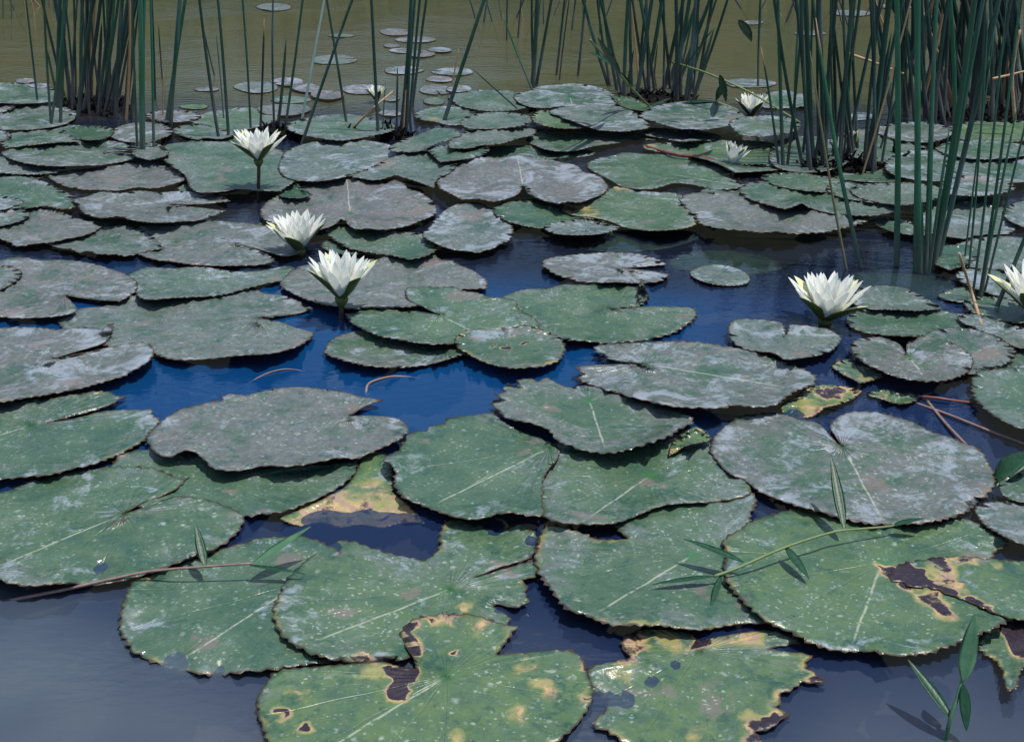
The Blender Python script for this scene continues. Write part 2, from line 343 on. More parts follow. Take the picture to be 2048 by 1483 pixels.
def rpad(label, cx, cy, rx, ry, slit=None, seed=0, **kw):
    r = random.Random(seed + int(cx * 7 + cy)); n = 14 if rx < 30 else 20; pts = []
    ph = [r.uniform(0, 6.28) for _ in range(3)]
    for i in range(n):
        a = i / n * 2 * math.pi
        if slit is not None and abs((a - rad(slit) + math.pi) % (2 * math.pi) - math.pi) < 0.17: continue
        k = 1 + 0.045 * math.sin(2 * a + ph[0]) + 0.035 * math.sin(3 * a + ph[1]) + 0.02 * math.sin(5 * a + ph[2])
        pts.append((a, cx + rx * k * math.cos(a), cy - ry * k * math.sin(a)))
    if slit is not None:
        s = rad(slit) % (2 * math.pi)
        for da, f in ((-0.10, 0.98), (0, 0.08), (0.10, 0.98)):
            pts.append(((s + da), cx + rx * f * math.cos(s + da), cy - ry * f * math.sin(s + da)))
        pts.sort(key=lambda q: q[0])
    pad(label, (cx, cy), [(q[1], q[2]) for q in pts], **kw)

def build_pads():
    rng = random.Random(5)
    # level of each pad: one above whatever it lies on
    for i, p in enumerate(PADS):
        z = p.get('z', None)
        w = np.array([U(x, y)[:2] for x, y in p['pts']])
        area = 0.5 * abs(np.dot(w[:, 0], np.roll(w[:, 1], -1)) - np.dot(w[:, 1], np.roll(w[:, 0], -1)))
        R = math.sqrt(area / math.pi); p['R'] = R
        step = max(0.0032, min(0.0075, R / 26))
        d = densify(w, step)
        # toothed margin
        nx = np.roll(d, -1, 0) - np.roll(d, 1, 0); ln = np.linalg.norm(nx, axis=1) + 1e-9
        sgn = 1.0 if (np.dot(w[:, 0], np.roll(w[:, 1], -1)) - np.dot(w[:, 1], np.roll(w[:, 0], -1))) > 0 else -1.0
        nor = np.stack([nx[:, 1], -nx[:, 0]], 1) / ln[:, None] * sgn
        seg = np.linalg.norm(np.roll(d, -1, 0) - d, axis=1); s = np.cumsum(seg)
        c = np.array(U(*p['c'])[:2]); rr = np.linalg.norm(d - c, axis=1) / (R + 1e-9)
        per = rng.uniform(0.017, 0.024) * (1 if R > 0.1 else 0.6)
        nse = np.interp(s, np.linspace(0, s[-1], 9), [rng.uniform(0.4, 1.3) for _ in range(9)])
        jit = np.interp(s, np.linspace(0, s[-1], 60), [rng.uniform(-0.35, 0.35) for _ in range(60)])
        f = (s / per + jit) % 1.0
        saw = np.where(f < 0.7, f / 0.7, (1 - f) / 0.3)
        fade = np.clip((rr - 0.45) / 0.3, 0, 1)
        amp = p.get('teeth', 1.0) * 0.0082 * (1 if R > 0.1 else 0.6)
        rag = np.array([rng.uniform(-1, 1) for _ in range(len(d))]) * 0.0006
        d = d + nor * ((saw - 0.5) * amp * nse * fade + rag)[:, None]
        p['w'] = d; p['i'] = i
        p['bb'] = (d[:, 0].min(), d[:, 0].max(), d[:, 1].min(), d[:, 1].max())
    def bbov(a, b): return a[0] < b[1] and b[0] < a[1] and a[2] < b[3] and b[2] < a[3]
    for i, p in enumerate(PADS):
        if 'z' in p: p['z0'] = p['z']; p['lev'] = -1; continue
        lev = 0
        for q in PADS[:i]:
            if 'z' in q or not bbov(p['bb'], q['bb']): continue
            if inside(q['w'][::4, 0], q['w'][::4, 1], p['w']).any() or inside(p['w'][::4, 0], p['w'][::4, 1], q['w']).any():
                lev = max(lev, q['lev'] + 1)
        p['lev'] = lev; p['z0'] = 0.003 + 0.0027 * lev
    print('max level', max(p['lev'] for p in PADS), 'pads', len(PADS))
    for i, p in enumerate(PADS):
        d = p['w']; R = p['R']; n = len(d)
        sp_ = max(0.0055, min(0.014, R / 16))
        x0, x1, y0, y1 = p['bb']; rg = np.random.default_rng(i)
        gx, gy = np.meshgrid(np.arange(x0, x1, sp_), np.arange(y0, y1, sp_ * 0.87))
        gx[1::2] += sp_ / 2; g = np.stack([gx.ravel(), gy.ravel()], 1) + rg.uniform(-0.18, 0.18, (gx.size, 2)) * sp_
        g = g[inside(g[:, 0], g[:, 1], d)]
        if len(g): g = g[edge_dist(g, d) > sp_ * 0.45]
        allp = [Vector((float(a), float(b))) for a, b in np.concatenate([d, g])]
        vs, es, fs, _, _, _ = delaunay_2d_cdt(allp, [], [list(range(n))], 1, 1e-6)
        v2 = np.array([(v.x, v.y) for v in vs]); F = np.array([f for f in fs if len(f) == 3])
        a, b, c3 = v2[F[:, 0]], v2[F[:, 1]], v2[F[:, 2]]
        cr = (b[:, 0]-a[:, 0])*(c3[:, 1]-a[:, 1]) - (b[:, 1]-a[:, 1])*(c3[:, 0]-a[:, 0])
        F[cr < 0] = F[cr < 0][:, ::-1]
        e = edge_dist(v2, d); c = np.array(U(*p['c'])[:2]); rel = v2 - c
        th = np.arctan2(rel[:, 1], rel[:, 0]); r = np.linalg.norm(rel, axis=1)
        ph = [rng.uniform(0, 6.28) for _ in range(8)]
        lift = p.get('lift', 1.0)
        longw = 0.5 + 0.32*np.sin(2*th+ph[0]) + 0.28*np.sin(3*th+ph[1]) + 0.18*np.sin(5*th+ph[2])
        nearside = np.clip(-np.sin(th), 0, 1)
        k = np.exp(-(e / (0.16 * R + 0.006)) ** 1.6)
        z = k * (0.0042 * np.clip(longw, 0, 2) + 0.0130 * nearside * np.clip(0.25 + longw, 0.2, 1.5)) * lift
        z += np.exp(-(e / 0.016) ** 2) * 0.0024 * (np.sin(17*th+ph[3]) + 0.8*np.sin(29*th+ph[4])) * lift
        z += 0.0016 * (np.sin(v2[:, 0]*31+ph[5]) + np.sin(v2[:, 1]*27+ph[6]) + np.sin((v2[:, 0]+v2[:, 1])*19+ph[7])) * min(1, R/0.12) * p.get('wave', 1.0)
        z += 0.0009 * np.sin(th * 17) * np.clip(r / R, 0, 1) * (R > 0.14)
        z = np.maximum(z, -0.0013)
        px = v2  # bumps are given in photograph pixels
        for (bx, by, br, bh) in p.get('bumps', []):
            q = U(bx, by); sc = ppm(q); rw = br / sc
            dd = np.sqrt((v2[:, 0] - q.x) ** 2 + ((v2[:, 1] - q.y) * 0.62) ** 2)
            z += bh * np.exp(-(dd / rw) ** 2) * (0.35 + 0.65 * np.exp(-(e / (0.3 * R)) ** 2))
        if p.get('sunk'): z = np.clip(z, -0.002, 0.002)
        z = z + p['z0']
        if 'z' not in p:
            for q in PADS[i+1:]:
                if 'z' in q or not bbov(p['bb'], q['bb']): continue
                ins = inside(v2[:, 0], v2[:, 1], q['w'])
                if ins.any():
                    z[ins] = np.minimum(z[ins], q['z0'] - 0.0032)
                    # ease down next to the overlap
                    near = ~ins & (edge_dist(v2, q['w']) < 0.010)
                    z[near] = np.minimum(z[near], q['z0'] + 0.0008)
            z = np.maximum(z, 0.0022)
        for (sx_, sy_, sr_, sdp) in p.get('sink', []):
            q = U(sx_, sy_); dd = np.sqrt((v2[:, 0]-q.x)**2 + ((v2[:, 1]-q.y)*0.7)**2) * ppm(q) / sr_
            z -= sdp * np.clip(1.3 - dd, 0, 1)
        kf = (CAM_H - z) / CAM_H
        W3 = np.stack([v2[:, 0] * kf, v2[:, 1] * kf, z], 1)
        # rot stains
        rot = np.zeros(len(v2))
        for (bx, by, br, st) in p.get('rot', []):
            q = U(bx, by); rw = br / ppm(q)
            dd = np.sqrt((v2[:, 0] - q.x) ** 2 + ((v2[:, 1] - q.y) * 0.75) ** 2)
            fa = np.arctan2(v2[:, 1]-q.y, v2[:, 0]-q.x); rw = rw * (1 + 0.30*np.sin(2*fa+bx) + 0.22*np.sin(3*fa+by) + 0.16*np.sin(5*fa+bx*.7) + .1*np.sin(9*fa+by))
            rot = np.maximum(rot, st * np.clip((1.2 - dd / rw) / (0.35 if st > 0.85 else 0.6), 0, 1))
        er = p.get('edgerot', 0)
        if er: rot = np.maximum(rot, er * np.exp(-(e / 0.012) ** 2) * np.clip(0.4 + 0.6*np.sin(4*th+ph[1]) + 0.5*np.sin(7*th+ph[2]), 0, 1))
        base = Vector((c[0], c[1], p['z0'])); nv = len(W3)
        top = W3 - np.array(base)
        thick = 0.0013
        bot = top.copy(); bot[:, 2] -= thick
        # boundary edges
        E = np.concatenate([F[:, [0, 1]], F[:, [1, 2]], F[:, [2, 0]]]); key = {}
        for a_, b_ in E.tolist():
            if (b_, a_) in key: del key[(b_, a_)]
            else: key[(a_, b_)] = 1
        rim = [(b_, a_, a_ + nv, b_ + nv) for (a_, b_) in key]
        verts = np.concatenate([top, bot]); faces = F.tolist() + (F[:, ::-1] + nv).tolist() + [list(q) for q in rim]
        mi = [0] * len(F) + [1] * len(F) + [2] * len(rim)
        o = mesh_obj(p.get('name', 'lily_pad'), verts.tolist(), faces, [p.get('mat', M['top']), M['under'], M['rim']], loc=base, midx=mi)
        me = o.data
        tipx = p.get('tip', None)
        if tipx: tw = np.array(U(*tipx)[:2]) - c; ta = math.atan2(tw[1], tw[0])
        else: ta = rng.uniform(0, 6.28)
        ca, sa = math.cos(-ta), math.sin(-ta)
        lu = np.stack([rel[:, 0]*ca - rel[:, 1]*sa, rel[:, 0]*sa + rel[:, 1]*ca], 1); lu = np.concatenate([lu, lu])
        uvl = me.uv_layers.new(name='leaf'); idx = np.empty(len(me.loops), int); me.loops.foreach_get('vertex_index', idx)
        uvl.data.foreach_set('uv', lu[idx].ravel())
        def at(nm, vals):
            A = me.attributes.new(nm, 'FLOAT', 'POINT'); A.data.foreach_set('value', np.concatenate([vals, vals]).astype(np.float32))
        on = np.ones(nv)
        at('edge', e); at('film', on * p.get('film', 0.5)); at('mauve', on * p.get('mauve', 0.5)); at('yel', on * p.get('yel', 0.3))
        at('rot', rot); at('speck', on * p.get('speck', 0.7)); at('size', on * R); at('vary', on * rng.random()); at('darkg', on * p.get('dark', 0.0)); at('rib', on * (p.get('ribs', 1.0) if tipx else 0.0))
        tag(o, p['label'], p.get('cat', 'lily pad'), p.get('group', 'lily pads floating on the pond'))

# ------------------------------------------------------------------ stems, blades
def ribbon_tube(pts, radii, sides=6, flat=1.0, side_dir=None):
    pts = [Vector(p) for p in pts]; vs, fs = [], []
    for i, p in enumerate(pts):
        t = (pts[min(i+1, len(pts)-1)] - pts[max(i-1, 0)]).normalized()
        u = (side_dir or Vector((1, 0, 0))); u = (u - t * u.dot(t)).normalized(); v = t.cross(u).normalized()
        for k in range(sides):
            a = 2 * math.pi * k / sides
            vs.append(p + u * math.cos(a) * radii[i] + v * math.sin(a) * radii[i] * flat)
    for i in range(len(pts) - 1):
        for k in range(sides):
            a, b = i*sides + k, i*sides + (k+1) % sides
            fs.append((a, b, b + sides, a + sides))
    fs.append(tuple(range(sides))[::-1]); fs.append(tuple(range((len(pts)-1)*sides, len(pts)*sides)))
    return vs, fs
def smooth_line(pts, k=6):
    P = [Vector(p) for p in pts]
    if len(P) == 2: return [P[0].lerp(P[1], i / k) for i in range(k + 1)]
    out = []
    for i in range(len(P) - 1):
        p0, p1, p2, p3 = P[max(i-1, 0)], P[i], P[i+1], P[min(i+2, len(P)-1)]
        for j in range(k):
            t = j / k
            out.append(0.5 * ((2*p1) + (p2-p0)*t + (2*p0-5*p1+4*p2-p3)*t*t + (3*p1-p0-3*p2+p3)*t*t*t))
    out.append(P[-1]); return out
def lance(base, tip, width, mat, parent, name='leaf', sag=0.0, fold=0.25, side=None, n=12):
    """a grass leaf: lens-shaped blade with a keel and some thickness"""
    base, tip = Vector(base), Vector(tip); ax = tip - base; Ln = ax.length; t = ax.normalized()
    u = side or t.cross(Vector((0, 0, 1)));
    if u.length < 1e-4: u = Vector((1, 0, 0))
    u = (u - t * u.dot(t)).normalized(); v = u.cross(t)
    org = parent.location if parent else Vector((0, 0, 0)); vs, fs = [], []
    for i in range(n + 1):
        s = i / n; w = width * 0.5 * (math.sin(math.pi * min(1, s * 0.98 + 0.02)) ** 0.75) * (1.15 - 0.5 * s) + 0.0004
        c = base + ax * s + Vector((0, 0, -sag * Ln * 4 * s * (1 - s) * -1))
        for (q, h) in ((-1, fold), (-0.5, fold * 0.35), (0, 0), (0.5, fold * 0.35), (1, fold)):
            vs.append(c + u * q * w + v * h * w - org)
        vs.append(c - v * 0.0010 - org)
    for i in range(n):
        a = i * 6
        for k in range(4): fs.append((a+k, a+k+1, a+k+7, a+k+6))
        fs.append((a+4, a+5, a+11, a+10)); fs.append((a+5, a, a+6, a+11))
    return mesh_obj(name, vs, fs, mat, parent)
def stemline(name, pts, r0, r1, mat, parent=None, k=5, sides=7):
    L_ = smooth_line(pts, k); n = len(L_); org = parent.location if parent else L_[0]
    rr = [r0 + (r1 - r0) * i / (n - 1) for i in range(n)]
    vs, fs = ribbon_tube([p - org for p in L_], rr, sides)
    return mesh_obj(name, vs, fs, mat, parent, loc=None if parent else org)

RR = random.Random(11)
def reed_mesh(name, bx, by, tx, ty, wpx, parent=None, tip=False, curve=0.0, tone=0.3, dry=0.0, flat=None, mat=None, drytip=False, extra=None, dy=0.0):
    B = U(bx, by, 0.0); T = V(tx, ty, B.y + dy)
    if not tip:                                        # runs on past the top of the picture
        T = B + (T - B) * (extra or RR.uniform(1.25, 1.8))
        if T.z > 2.3: T = B + (T - B) * (2.3 / T.z)
    w = wpx / ppm(B) * 0.5 * (0.78 if wpx < 14 else 0.9); n = 16; pts, rr = [], []
    side = Vector((1, 0, 0)); cv = curve if curve else RR.uniform(-0.02, 0.02)
    B0 = B - (T - B).normalized() * 0.10
    for i in range(n + 1):
        s = i / n; p = B0.lerp(T, s) + side * cv * (T - B).length * math.sin(math.pi * s * 0.9) * 1.0
        pts.append(p); rr.append(w * (1.0 - 0.35 * s - 0.6 * max(0, (s - 0.75) / 0.25) ** 2) + 0.0002)
    if flat is None: flat = RR.choice([0.9, 0.5, 0.35])
    org = parent.location if parent else B.copy()
    a = RR.uniform(-0.5, 0.5)
    vs, fs = ribbon_tube([p - org for p in pts], rr, 8, flat, Vector((math.cos(a), math.sin(a), 0)))
    o = mesh_obj(name, vs, fs, mat or M['reed'], parent, loc=None if parent else org)
    A = o.data.attributes.new('tone', 'FLOAT', 'POINT'); A.data.foreach_set('value', [tone] * len(vs))
    D = o.data.attributes.new('dry', 'FLOAT', 'POINT')
    D.data.foreach_set('value', [max(dry, (1.0 if drytip and i // 8 >= n - 1 else 0.0)) for i in range(len(vs))])
    return o
def reed(label, *a, group='reed stems standing in the water', **k):
    o = reed_mesh('reed', *a, **k); tag(o, label, 'reed', group); return o
def clump(label, bx, by, stems, group='reed clumps standing in the pond', extra=()):
    root = empty('reed_clump', U(bx, by)); tag(root, label, 'reeds', group)
    for s in stems:
        s = list(s); kw = s.pop() if isinstance(s[-1], dict) else {}
        reed_mesh('stem', *s, parent=root, **kw)
    return root
def fan(n, bx0, bx1, by0, by1, tx0, tx1, w0, w1, seed, tone=(0, 0.5), cross=40, ptip=0.12, ty=0, tipy=(40, 150), dryp=0.06):
    r = random.Random(seed); out_ = []
    for i in range(n):
        f = (i + r.random()) / n; bx = bx0 + (bx1 - bx0) * f
        tx = tx0 + (tx1 - tx0) * f + r.uniform(-cross, cross)
        kw = dict(tone=r.uniform(*tone), curve=r.uniform(-0.035, 0.035))
        if r.random() < dryp: kw['dry'] = 0.85
        if r.random() < ptip: ty_ = r.uniform(*tipy); kw['tip'] = True; by = r.uniform(by0, by1); tx = bx + (tx - bx) * (by - ty_) / by
        else: ty_ = ty; by = r.uniform(by0, by1)
        out_.append((bx, by, tx, ty_, r.uniform(w0, w1), kw))
    return out_

# ------------------------------------------------------------------ flowers
def petal_mesh(L_, Wd, curl, cup, mats, name, n=10, m=6, tipsharp=1.0):
    vs, fs = [], []; th = 0.0009
    for lay in (0, 1):
        for i in range(n + 1):
            s = i / n
            prof = (math.sin(math.pi * min(1.0, s ** 0.80)) ** 0.72) if s < 1 else 0.0
            w = Wd * 0.5 * (0.42 * (1 - s) ** 2 + prof) * (1 - 0.10 * s)
            if s > 0.93: w *= 0.75
            x0 = curl * s * s * L_ - cup * 0.0; z0 = L_ * (s - 0.18 * abs(curl) * s * s)
            for j in range(m + 1):
                q = j / m * 2 - 1
                vs.append(Vector((x0 - cup * w * (q * q) + (-th if lay else 0), q * w, z0)))
    k = (n + 1) * (m + 1)
    for i in range(n):
        for j in range(m):
            a = i*(m+1)+j; b = a + 1; c = b + m + 1; d = a + m + 1
            fs.append((a, b, c, d)); fs.append((k+d, k+c, k+b, k+a))
    for i in range(n):
        a = i*(m+1); fs.append((a, a+m+1, k+a+m+1, k+a)); a += m; fs.append((a+m+1, a, k+a, k+a+m+1))
    mi = []
    for f in fs: mi.append(1 if (len(mats) > 1 and min(f) >= k) else 0)
    me = bpy.data.meshes.new(name); me.from_pydata([tuple(v) for v in vs], [], fs)
    for mm in mats: me.materials.append(mm)
    me.polygons.foreach_set('material_index', mi); me.polygons.foreach_set('use_smooth', [True]*len(fs)); me.update()
    return me
def flower(label, bpx, bpy_, stalkpx, size, lean=(0, 0), open_=1.0, npet=(13, 11, 9), nsep=4, rot=0.0, sepopen=1.0, narrow=1.0, seed=1, water=None):
    """bpx,bpy_: where the cup starts; stalkpx: where the stalk meets the water"""
    r = random.Random(seed); G = U(bpx, stalkpx); C = V(bpx, bpy_, G.y)
    if C.z < 0.004: C.z = 0.004
    root = empty('water_lily', G); tag(root, label, 'flower', 'white water lilies in bloom')
    q = Matrix.Rotation(lean[0], 4, 'Y') @ Matrix.Rotation(lean[1], 4, 'X') @ Matrix.Rotation(rot, 4, 'Z')
    def put(name, me, az, tilt, off=0.0, sc=1.0):
        o = bpy.data.objects.new(name, me); COL.objects.link(o); o.parent = root
        mt = q @ Matrix.Rotation(az, 4, 'Z') @ Matrix.Translation((off, 0, 0)) @ Matrix.Rotation(tilt, 4, 'Y') @ Matrix.Scale(sc, 4)
        o.matrix_local = Matrix.Translation(C - G) @ mt
        return o
    pm = [petal_mesh(size * l, size * w * narrow, c, cu, [M['petal']], 'petal') for l, w, c, cu in ((1.0, 0.27, -0.06, 0.40), (0.97, 0.26, -0.08, 0.45), (0.88, 0.23, -0.10, 0.5))]
    tilts = (45, 33, 20)
    for k in range(3):
        for i in range(npet[k]):
            az = (i + 0.5 * (k % 2)) / npet[k] * 2 * math.pi + r.uniform(-0.09, 0.09)
            put('petal', pm[k], az, rad(tilts[k] * open_ + r.uniform(-5, 5)), size * (0.05 - 0.012 * k), r.uniform(0.92, 1.05))
    sm = petal_mesh(size * 1.0, size * 0.30 * narrow, 0.03, 0.55, [M['sepal'], M['sepal_in']], 'sepal')
    for i in range(nsep):
        put('sepal', sm, (i + 0.3) / nsep * 2 * math.pi, rad(48 * open_ * sepopen + r.uniform(-4, 4)), size * 0.065)
    # stamens: curved filaments round the middle
    vs, fs = [], []
    for i in range(46):
        az = i * 2.39996; t = rad(6 + 26 * (i / 46.0)); l = size * (0.42 - 0.13 * (i / 46.0)) * r.uniform(0.9, 1.05)
        b = Vector((math.cos(az), math.sin(az), 0)); p0 = b * size * 0.02; p1 = p0 + (b * math.sin(t) + Vector((0, 0, 1)) * math.cos(t)) * l * 0.6; p2 = p1 + (b * math.sin(t*0.3) + Vector((0, 0, 1))) * l * 0.35
        v, f = ribbon_tube([p0, p1, p2], [size*0.008, size*0.012, size*0.006], 5)
        k = len(vs); vs += v; fs += [tuple(x + k for x in ff) for ff in f]
    vs = [q.to_3x3() @ v + (C - G) for v in vs]
    mesh_obj('stamens', vs, fs, M['stamen'], root)
    # receptacle and stalk
    up = q.to_3x3() @ Vector((0, 0, 1)); D = C - G
    prof = [(-0.16, 0.05), (-0.12, 0.085), (-0.05, 0.12), (0.02, 0.135), (0.07, 0.10)]
    v, f = ribbon_tube([D + up * size * a for a, b in prof], [size * b for a, b in prof], 12)
    mesh_obj('cup', v, f, M['sepal'], root)
    low = D - up * size * 0.14
    pts = smooth_line([Vector((0, 0, -0.12)), Vector((0, 0, min(0.0, low.z))), low.lerp(Vector((0, 0, 0)), 0.35) if low.z > 0.02 else low * 0.9, low], 4)
    v, f = ribbon_tube(pts, [size * 0.05] * len(pts), 9)
    mesh_obj('stalk', v, f, M['stalk'], root)
    return root
# ================================================================== THE POND
def plane(name, x0, x1, y0, y1, z, mat, nx=1, ny=1):
    vs = [(x0 + (x1-x0)*i/nx, y0 + (y1-y0)*j/ny, z) for j in range(ny+1) for i in range(nx+1)]
    fs = [(j*(nx+1)+i, j*(nx+1)+i+1, (j+1)*(nx+1)+i+1, (j+1)*(nx+1)+i) for j in range(ny) for i in range(nx)]
    return struct(name, vs, fs, mat)
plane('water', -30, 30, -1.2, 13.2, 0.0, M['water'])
M['mud'] = m_simple('mud', (0.02, 0.02, 0.012), (0.05, 0.045, 0.025), 3, 0.8)
M['bank'] = m_simple('bank_soil', (0.10, 0.08, 0.045), (0.17, 0.14, 0.07), 2.5, 0.9)
plane('pond_bed', -31, 31, -1.4, 13.5, -0.45, M['mud'])
# far shore: low bank rising behind, out to the horizon
vs, fs = [], []
prof = [(13.0, -0.45), (13.2, 0.02), (13.9, 0.25), (16, 0.5), (30, 0.9), (120, 1.2)]
xs = [-120, -30, -15, 0, 15, 30, 120]
for (y, z) in prof:
    for x in xs: vs.append((x, y, z + (0.06 * math.sin(x * 1.3) if y > 13.5 else 0)))
n_ = len(xs)
for j in range(len(prof)-1):
    for i in range(n_-1): fs.append((j*n_+i, j*n_+i+1, (j+1)*n_+i+1, (j+1)*n_+i))
struct('bank', vs, fs, M['bank'])
# reeds along the far shore: they are what the far water mirrors
r_ = random.Random(3); vs, fs = [], []
for i in range(6500):
    x = r_.uniform(-13, 13); y = r_.uniform(11.0, 14.8); h = r_.uniform(1.6, 3.3) * (0.85 + 0.25*math.sin(x*0.9) + 0.1*math.sin(x*2.7)); w = r_.uniform(0.012, 0.03)
    lx, ly = r_.uniform(-0.35, 0.35), r_.uniform(-0.25, 0.25); a = r_.uniform(-0.9, 0.9); ux, uy = math.cos(a)*w, math.sin(a)*w
    k = len(vs)
    for s in (0, 0.55, 1):
        c = (x + lx*s*s, y + ly*s*s, h*s); ww = (1, 0.8, 0.08)[int(s*2)]
        vs += [(c[0]-ux*ww, c[1]-uy*ww, c[2]), (c[0]+ux*ww, c[1]+uy*ww, c[2])]
    fs += [(k, k+1, k+3, k+2), (k+2, k+3, k+5, k+4)]
M['farreed'] = m_simple('far_reeds', (0.07, 0.10, 0.04), (0.14, 0.14, 0.06), 0.8, 0.7)
struct('reed_bed', vs, fs, M['farreed'], kind='stuff', smooth=False)

# ================================================================== LILY PADS, nearest and lowest first
G1 = dict(film=0.38, mauve=0.15, yel=0.5, speck=0.75)     # fresh green leaf with flecks
G2 = dict(film=0.42, mauve=0.2, yel=0.25, speck=0.7)
T1 = dict(film=0.55, mauve=0.25, yel=0.1, speck=0.7)     # teal with film
F1 = dict(film=0.85, mauve=0.45, yel=0.1, speck=0.6)     # coated grey
F2 = dict(film=0.95, mauve=0.85, yel=0.1, speck=0.6)     # mauve grey
def A(d, **k): e = dict(d); e.update(k); return e

# low pads glimpsed between the others
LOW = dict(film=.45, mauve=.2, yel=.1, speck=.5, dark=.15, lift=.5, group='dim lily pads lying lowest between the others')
for lab, cx, cy, rx, ry in [
    ("dim lily pad low to the right of the cropped left slit tips", 250, 455, 90, 18), ("dim lily pad low between the second flower and the lobed grey pad", 590, 455, 85, 18),
    ("dim lily pad low right of the second flower's leaf, by blue water", 700, 492, 60, 16), ("dim lily pad low under the pads left of the centre dark gap", 1060, 305, 120, 15),
    ("dim lily pad low below the first tall flower's stalk, left side", 420, 372, 70, 16), ("dim lily pad low under the small wedge shaped pad, back left", 450, 276, 90, 13),
    ("dim lily pad low between oval pad and mauve one, far left", 300, 325, 70, 14), ("dim lily pad low at the left edge, behind the dark outlined oval", 20, 350, 70, 12),
    ("dim lily pad low behind the thin reeds near the right edge", 1920, 400, 70, 13), ("dim lily pad low at right beside the straw, under its neighbours", 1990, 650, 90, 22),
    ("dim lily pad low right of the tall reeds' foot", 1960, 590, 80, 18), ("dim lily pad low under the mottled pads beside the right flower", 1880, 645, 90, 20),
    ("dim lily pad low at the right edge above the cropped streaked pad", 2040, 715, 80, 22), ("dim lily pad low at the foot of the right root mat, in front", 1760, 350, 90, 14),
    ("dim lily pad low behind the big grey ribbed pad", 900, 335, 80, 16), ("dim lily pad low behind the scalloped pad at right", 1480, 385, 80, 14),
    ("dim lily pad low in the back group, right of the fallen reed leaf", 1090, 262, 90, 12), ("dim lily pad low in front of the middle reeds, beneath the wide pad", 1300, 268, 80, 12),
    ("dim lily pad low at left behind the dark reeds' foot", 130, 262, 80, 12), ("dim lily pad low between the faint and the oval left pads", 330, 560, 60, 16)]:
    rpad(lab, cx, cy, rx, ry, None, **LOW)
pad("torn green lily pad with a ragged point hanging into the lower right corner water", (2030,1290),
    "1955,1288 1962,1302 1995,1325 2005,1345 2012,1380 2030,1378 2043,1340 2062,1325 2110,1300 2100,1240 2035,1225 2005,1240 1970,1262",
    **A(G1, rot=[(2035,1250,55,1.0),(2000,1345,12,.6),(2012,1380,12,.8)], edgerot=.5))
pad("ragged yellowing lily pad with a jagged rotten right side at the bottom edge", (1400,1300),
    "1243,1290 1241,1284 1252,1270 1270,1262 1295,1255 1350,1257 1385,1268 1400,1282 1420,1276 1443,1271 1498,1262 1543,1259 1580,1268 1606,1284 1533,1296 1628,1309 1612,1330 1628,1345 1652,1358 1640,1364 1600,1365 1585,1378 1560,1388 1563,1402 1550,1412 1583,1428 1560,1440 1540,1456 1510,1463 1530,1490 1500,1530 1400,1545 1280,1505 1230,1470 1180,1447 1205,1425 1215,1400 1190,1385 1178,1370 1176,1357 1174,1335 1230,1321 1262,1312 1250,1303",
    **A(G1, yel=.75, sink=[(1235,1385,48,.010),(1300,1358,30,.0075),(1350,1330,16,.006),(1200,1400,30,.008)], rot=[(1262,1290,42,.72),(1330,1262,40,.5),(1400,1278,22,1.0),(1445,1268,34,.55),(1500,1258,40,.55),(1410,1270,30,.6),(1640,1355,26,.8),(1590,1395,36,.8),(1560,1450,42,.9),(1520,1475,40,.75),(1625,1325,20,.6),(1395,1465,26,.5),(1500,1445,28,.55),(1240,1350,26,.35)], edgerot=.55, teeth=.8, lift=.6, speck=.95))
pad("green lily pad at lower left with grey bare patches crossed by a dry grass stem", (600,1165),
    "535,1073 470,1089 430,1103 380,1117 330,1135 290,1150 270,1160 252,1185 243,1215 238,1245 243,1268 262,1296 310,1325 350,1338 390,1345 440,1348 500,1341 545,1338 600,1330 660,1322 720,1290 730,1200 700,1120 641,1082 610,1073 570,1072",
    **A(G1, film=.3, yel=.15, sink=[(262,1255,35,.010),(350,1325,30,.009),(440,1340,22,.009)], tip=(400,1295), rot=[(300,1150,20,.5)], edgerot=.4))
pad("wide green lily pad with two torn lobes and a narrow side slit, lower centre", (900,1178),
    "685,1080 640,1100 600,1130 572,1160 560,1185 546,1213 550,1245 562,1268 590,1290 640,1312 700,1323 735,1325 800,1318 900,1300 990,1270 1020,1235 1003,1222 985,1210 995,1207 1022,1214 1045,1210 1060,1202 1050,1188 1055,1172 1044,1158 1075,1150 1073,1132 1067,1118 1010,1136 950,1154 1000,1133 1062,1114 1072,1095 1077,1080 1068,1062 1050,1050 1030,1045 1012,1055 985,1060 960,1048 945,1046 925,1037 896,1037 884,1052 878,1075 880,1090 868,1106 850,1119 820,1114 790,1108 760,1100 735,1092 715,1084",
    **A(G1, film=.38, sink=[(905,1045,26,.008),(975,1050,45,.009),(1065,1080,22,.008),(665,1095,30,.008),(1000,1215,22,.008)], tip=(655,1272), rot=[(725,1318,26,.75),(960,1042,14,.5),(560,1218,12,.6),(930,1212,18,.5)], edgerot=.3, speck=.95))
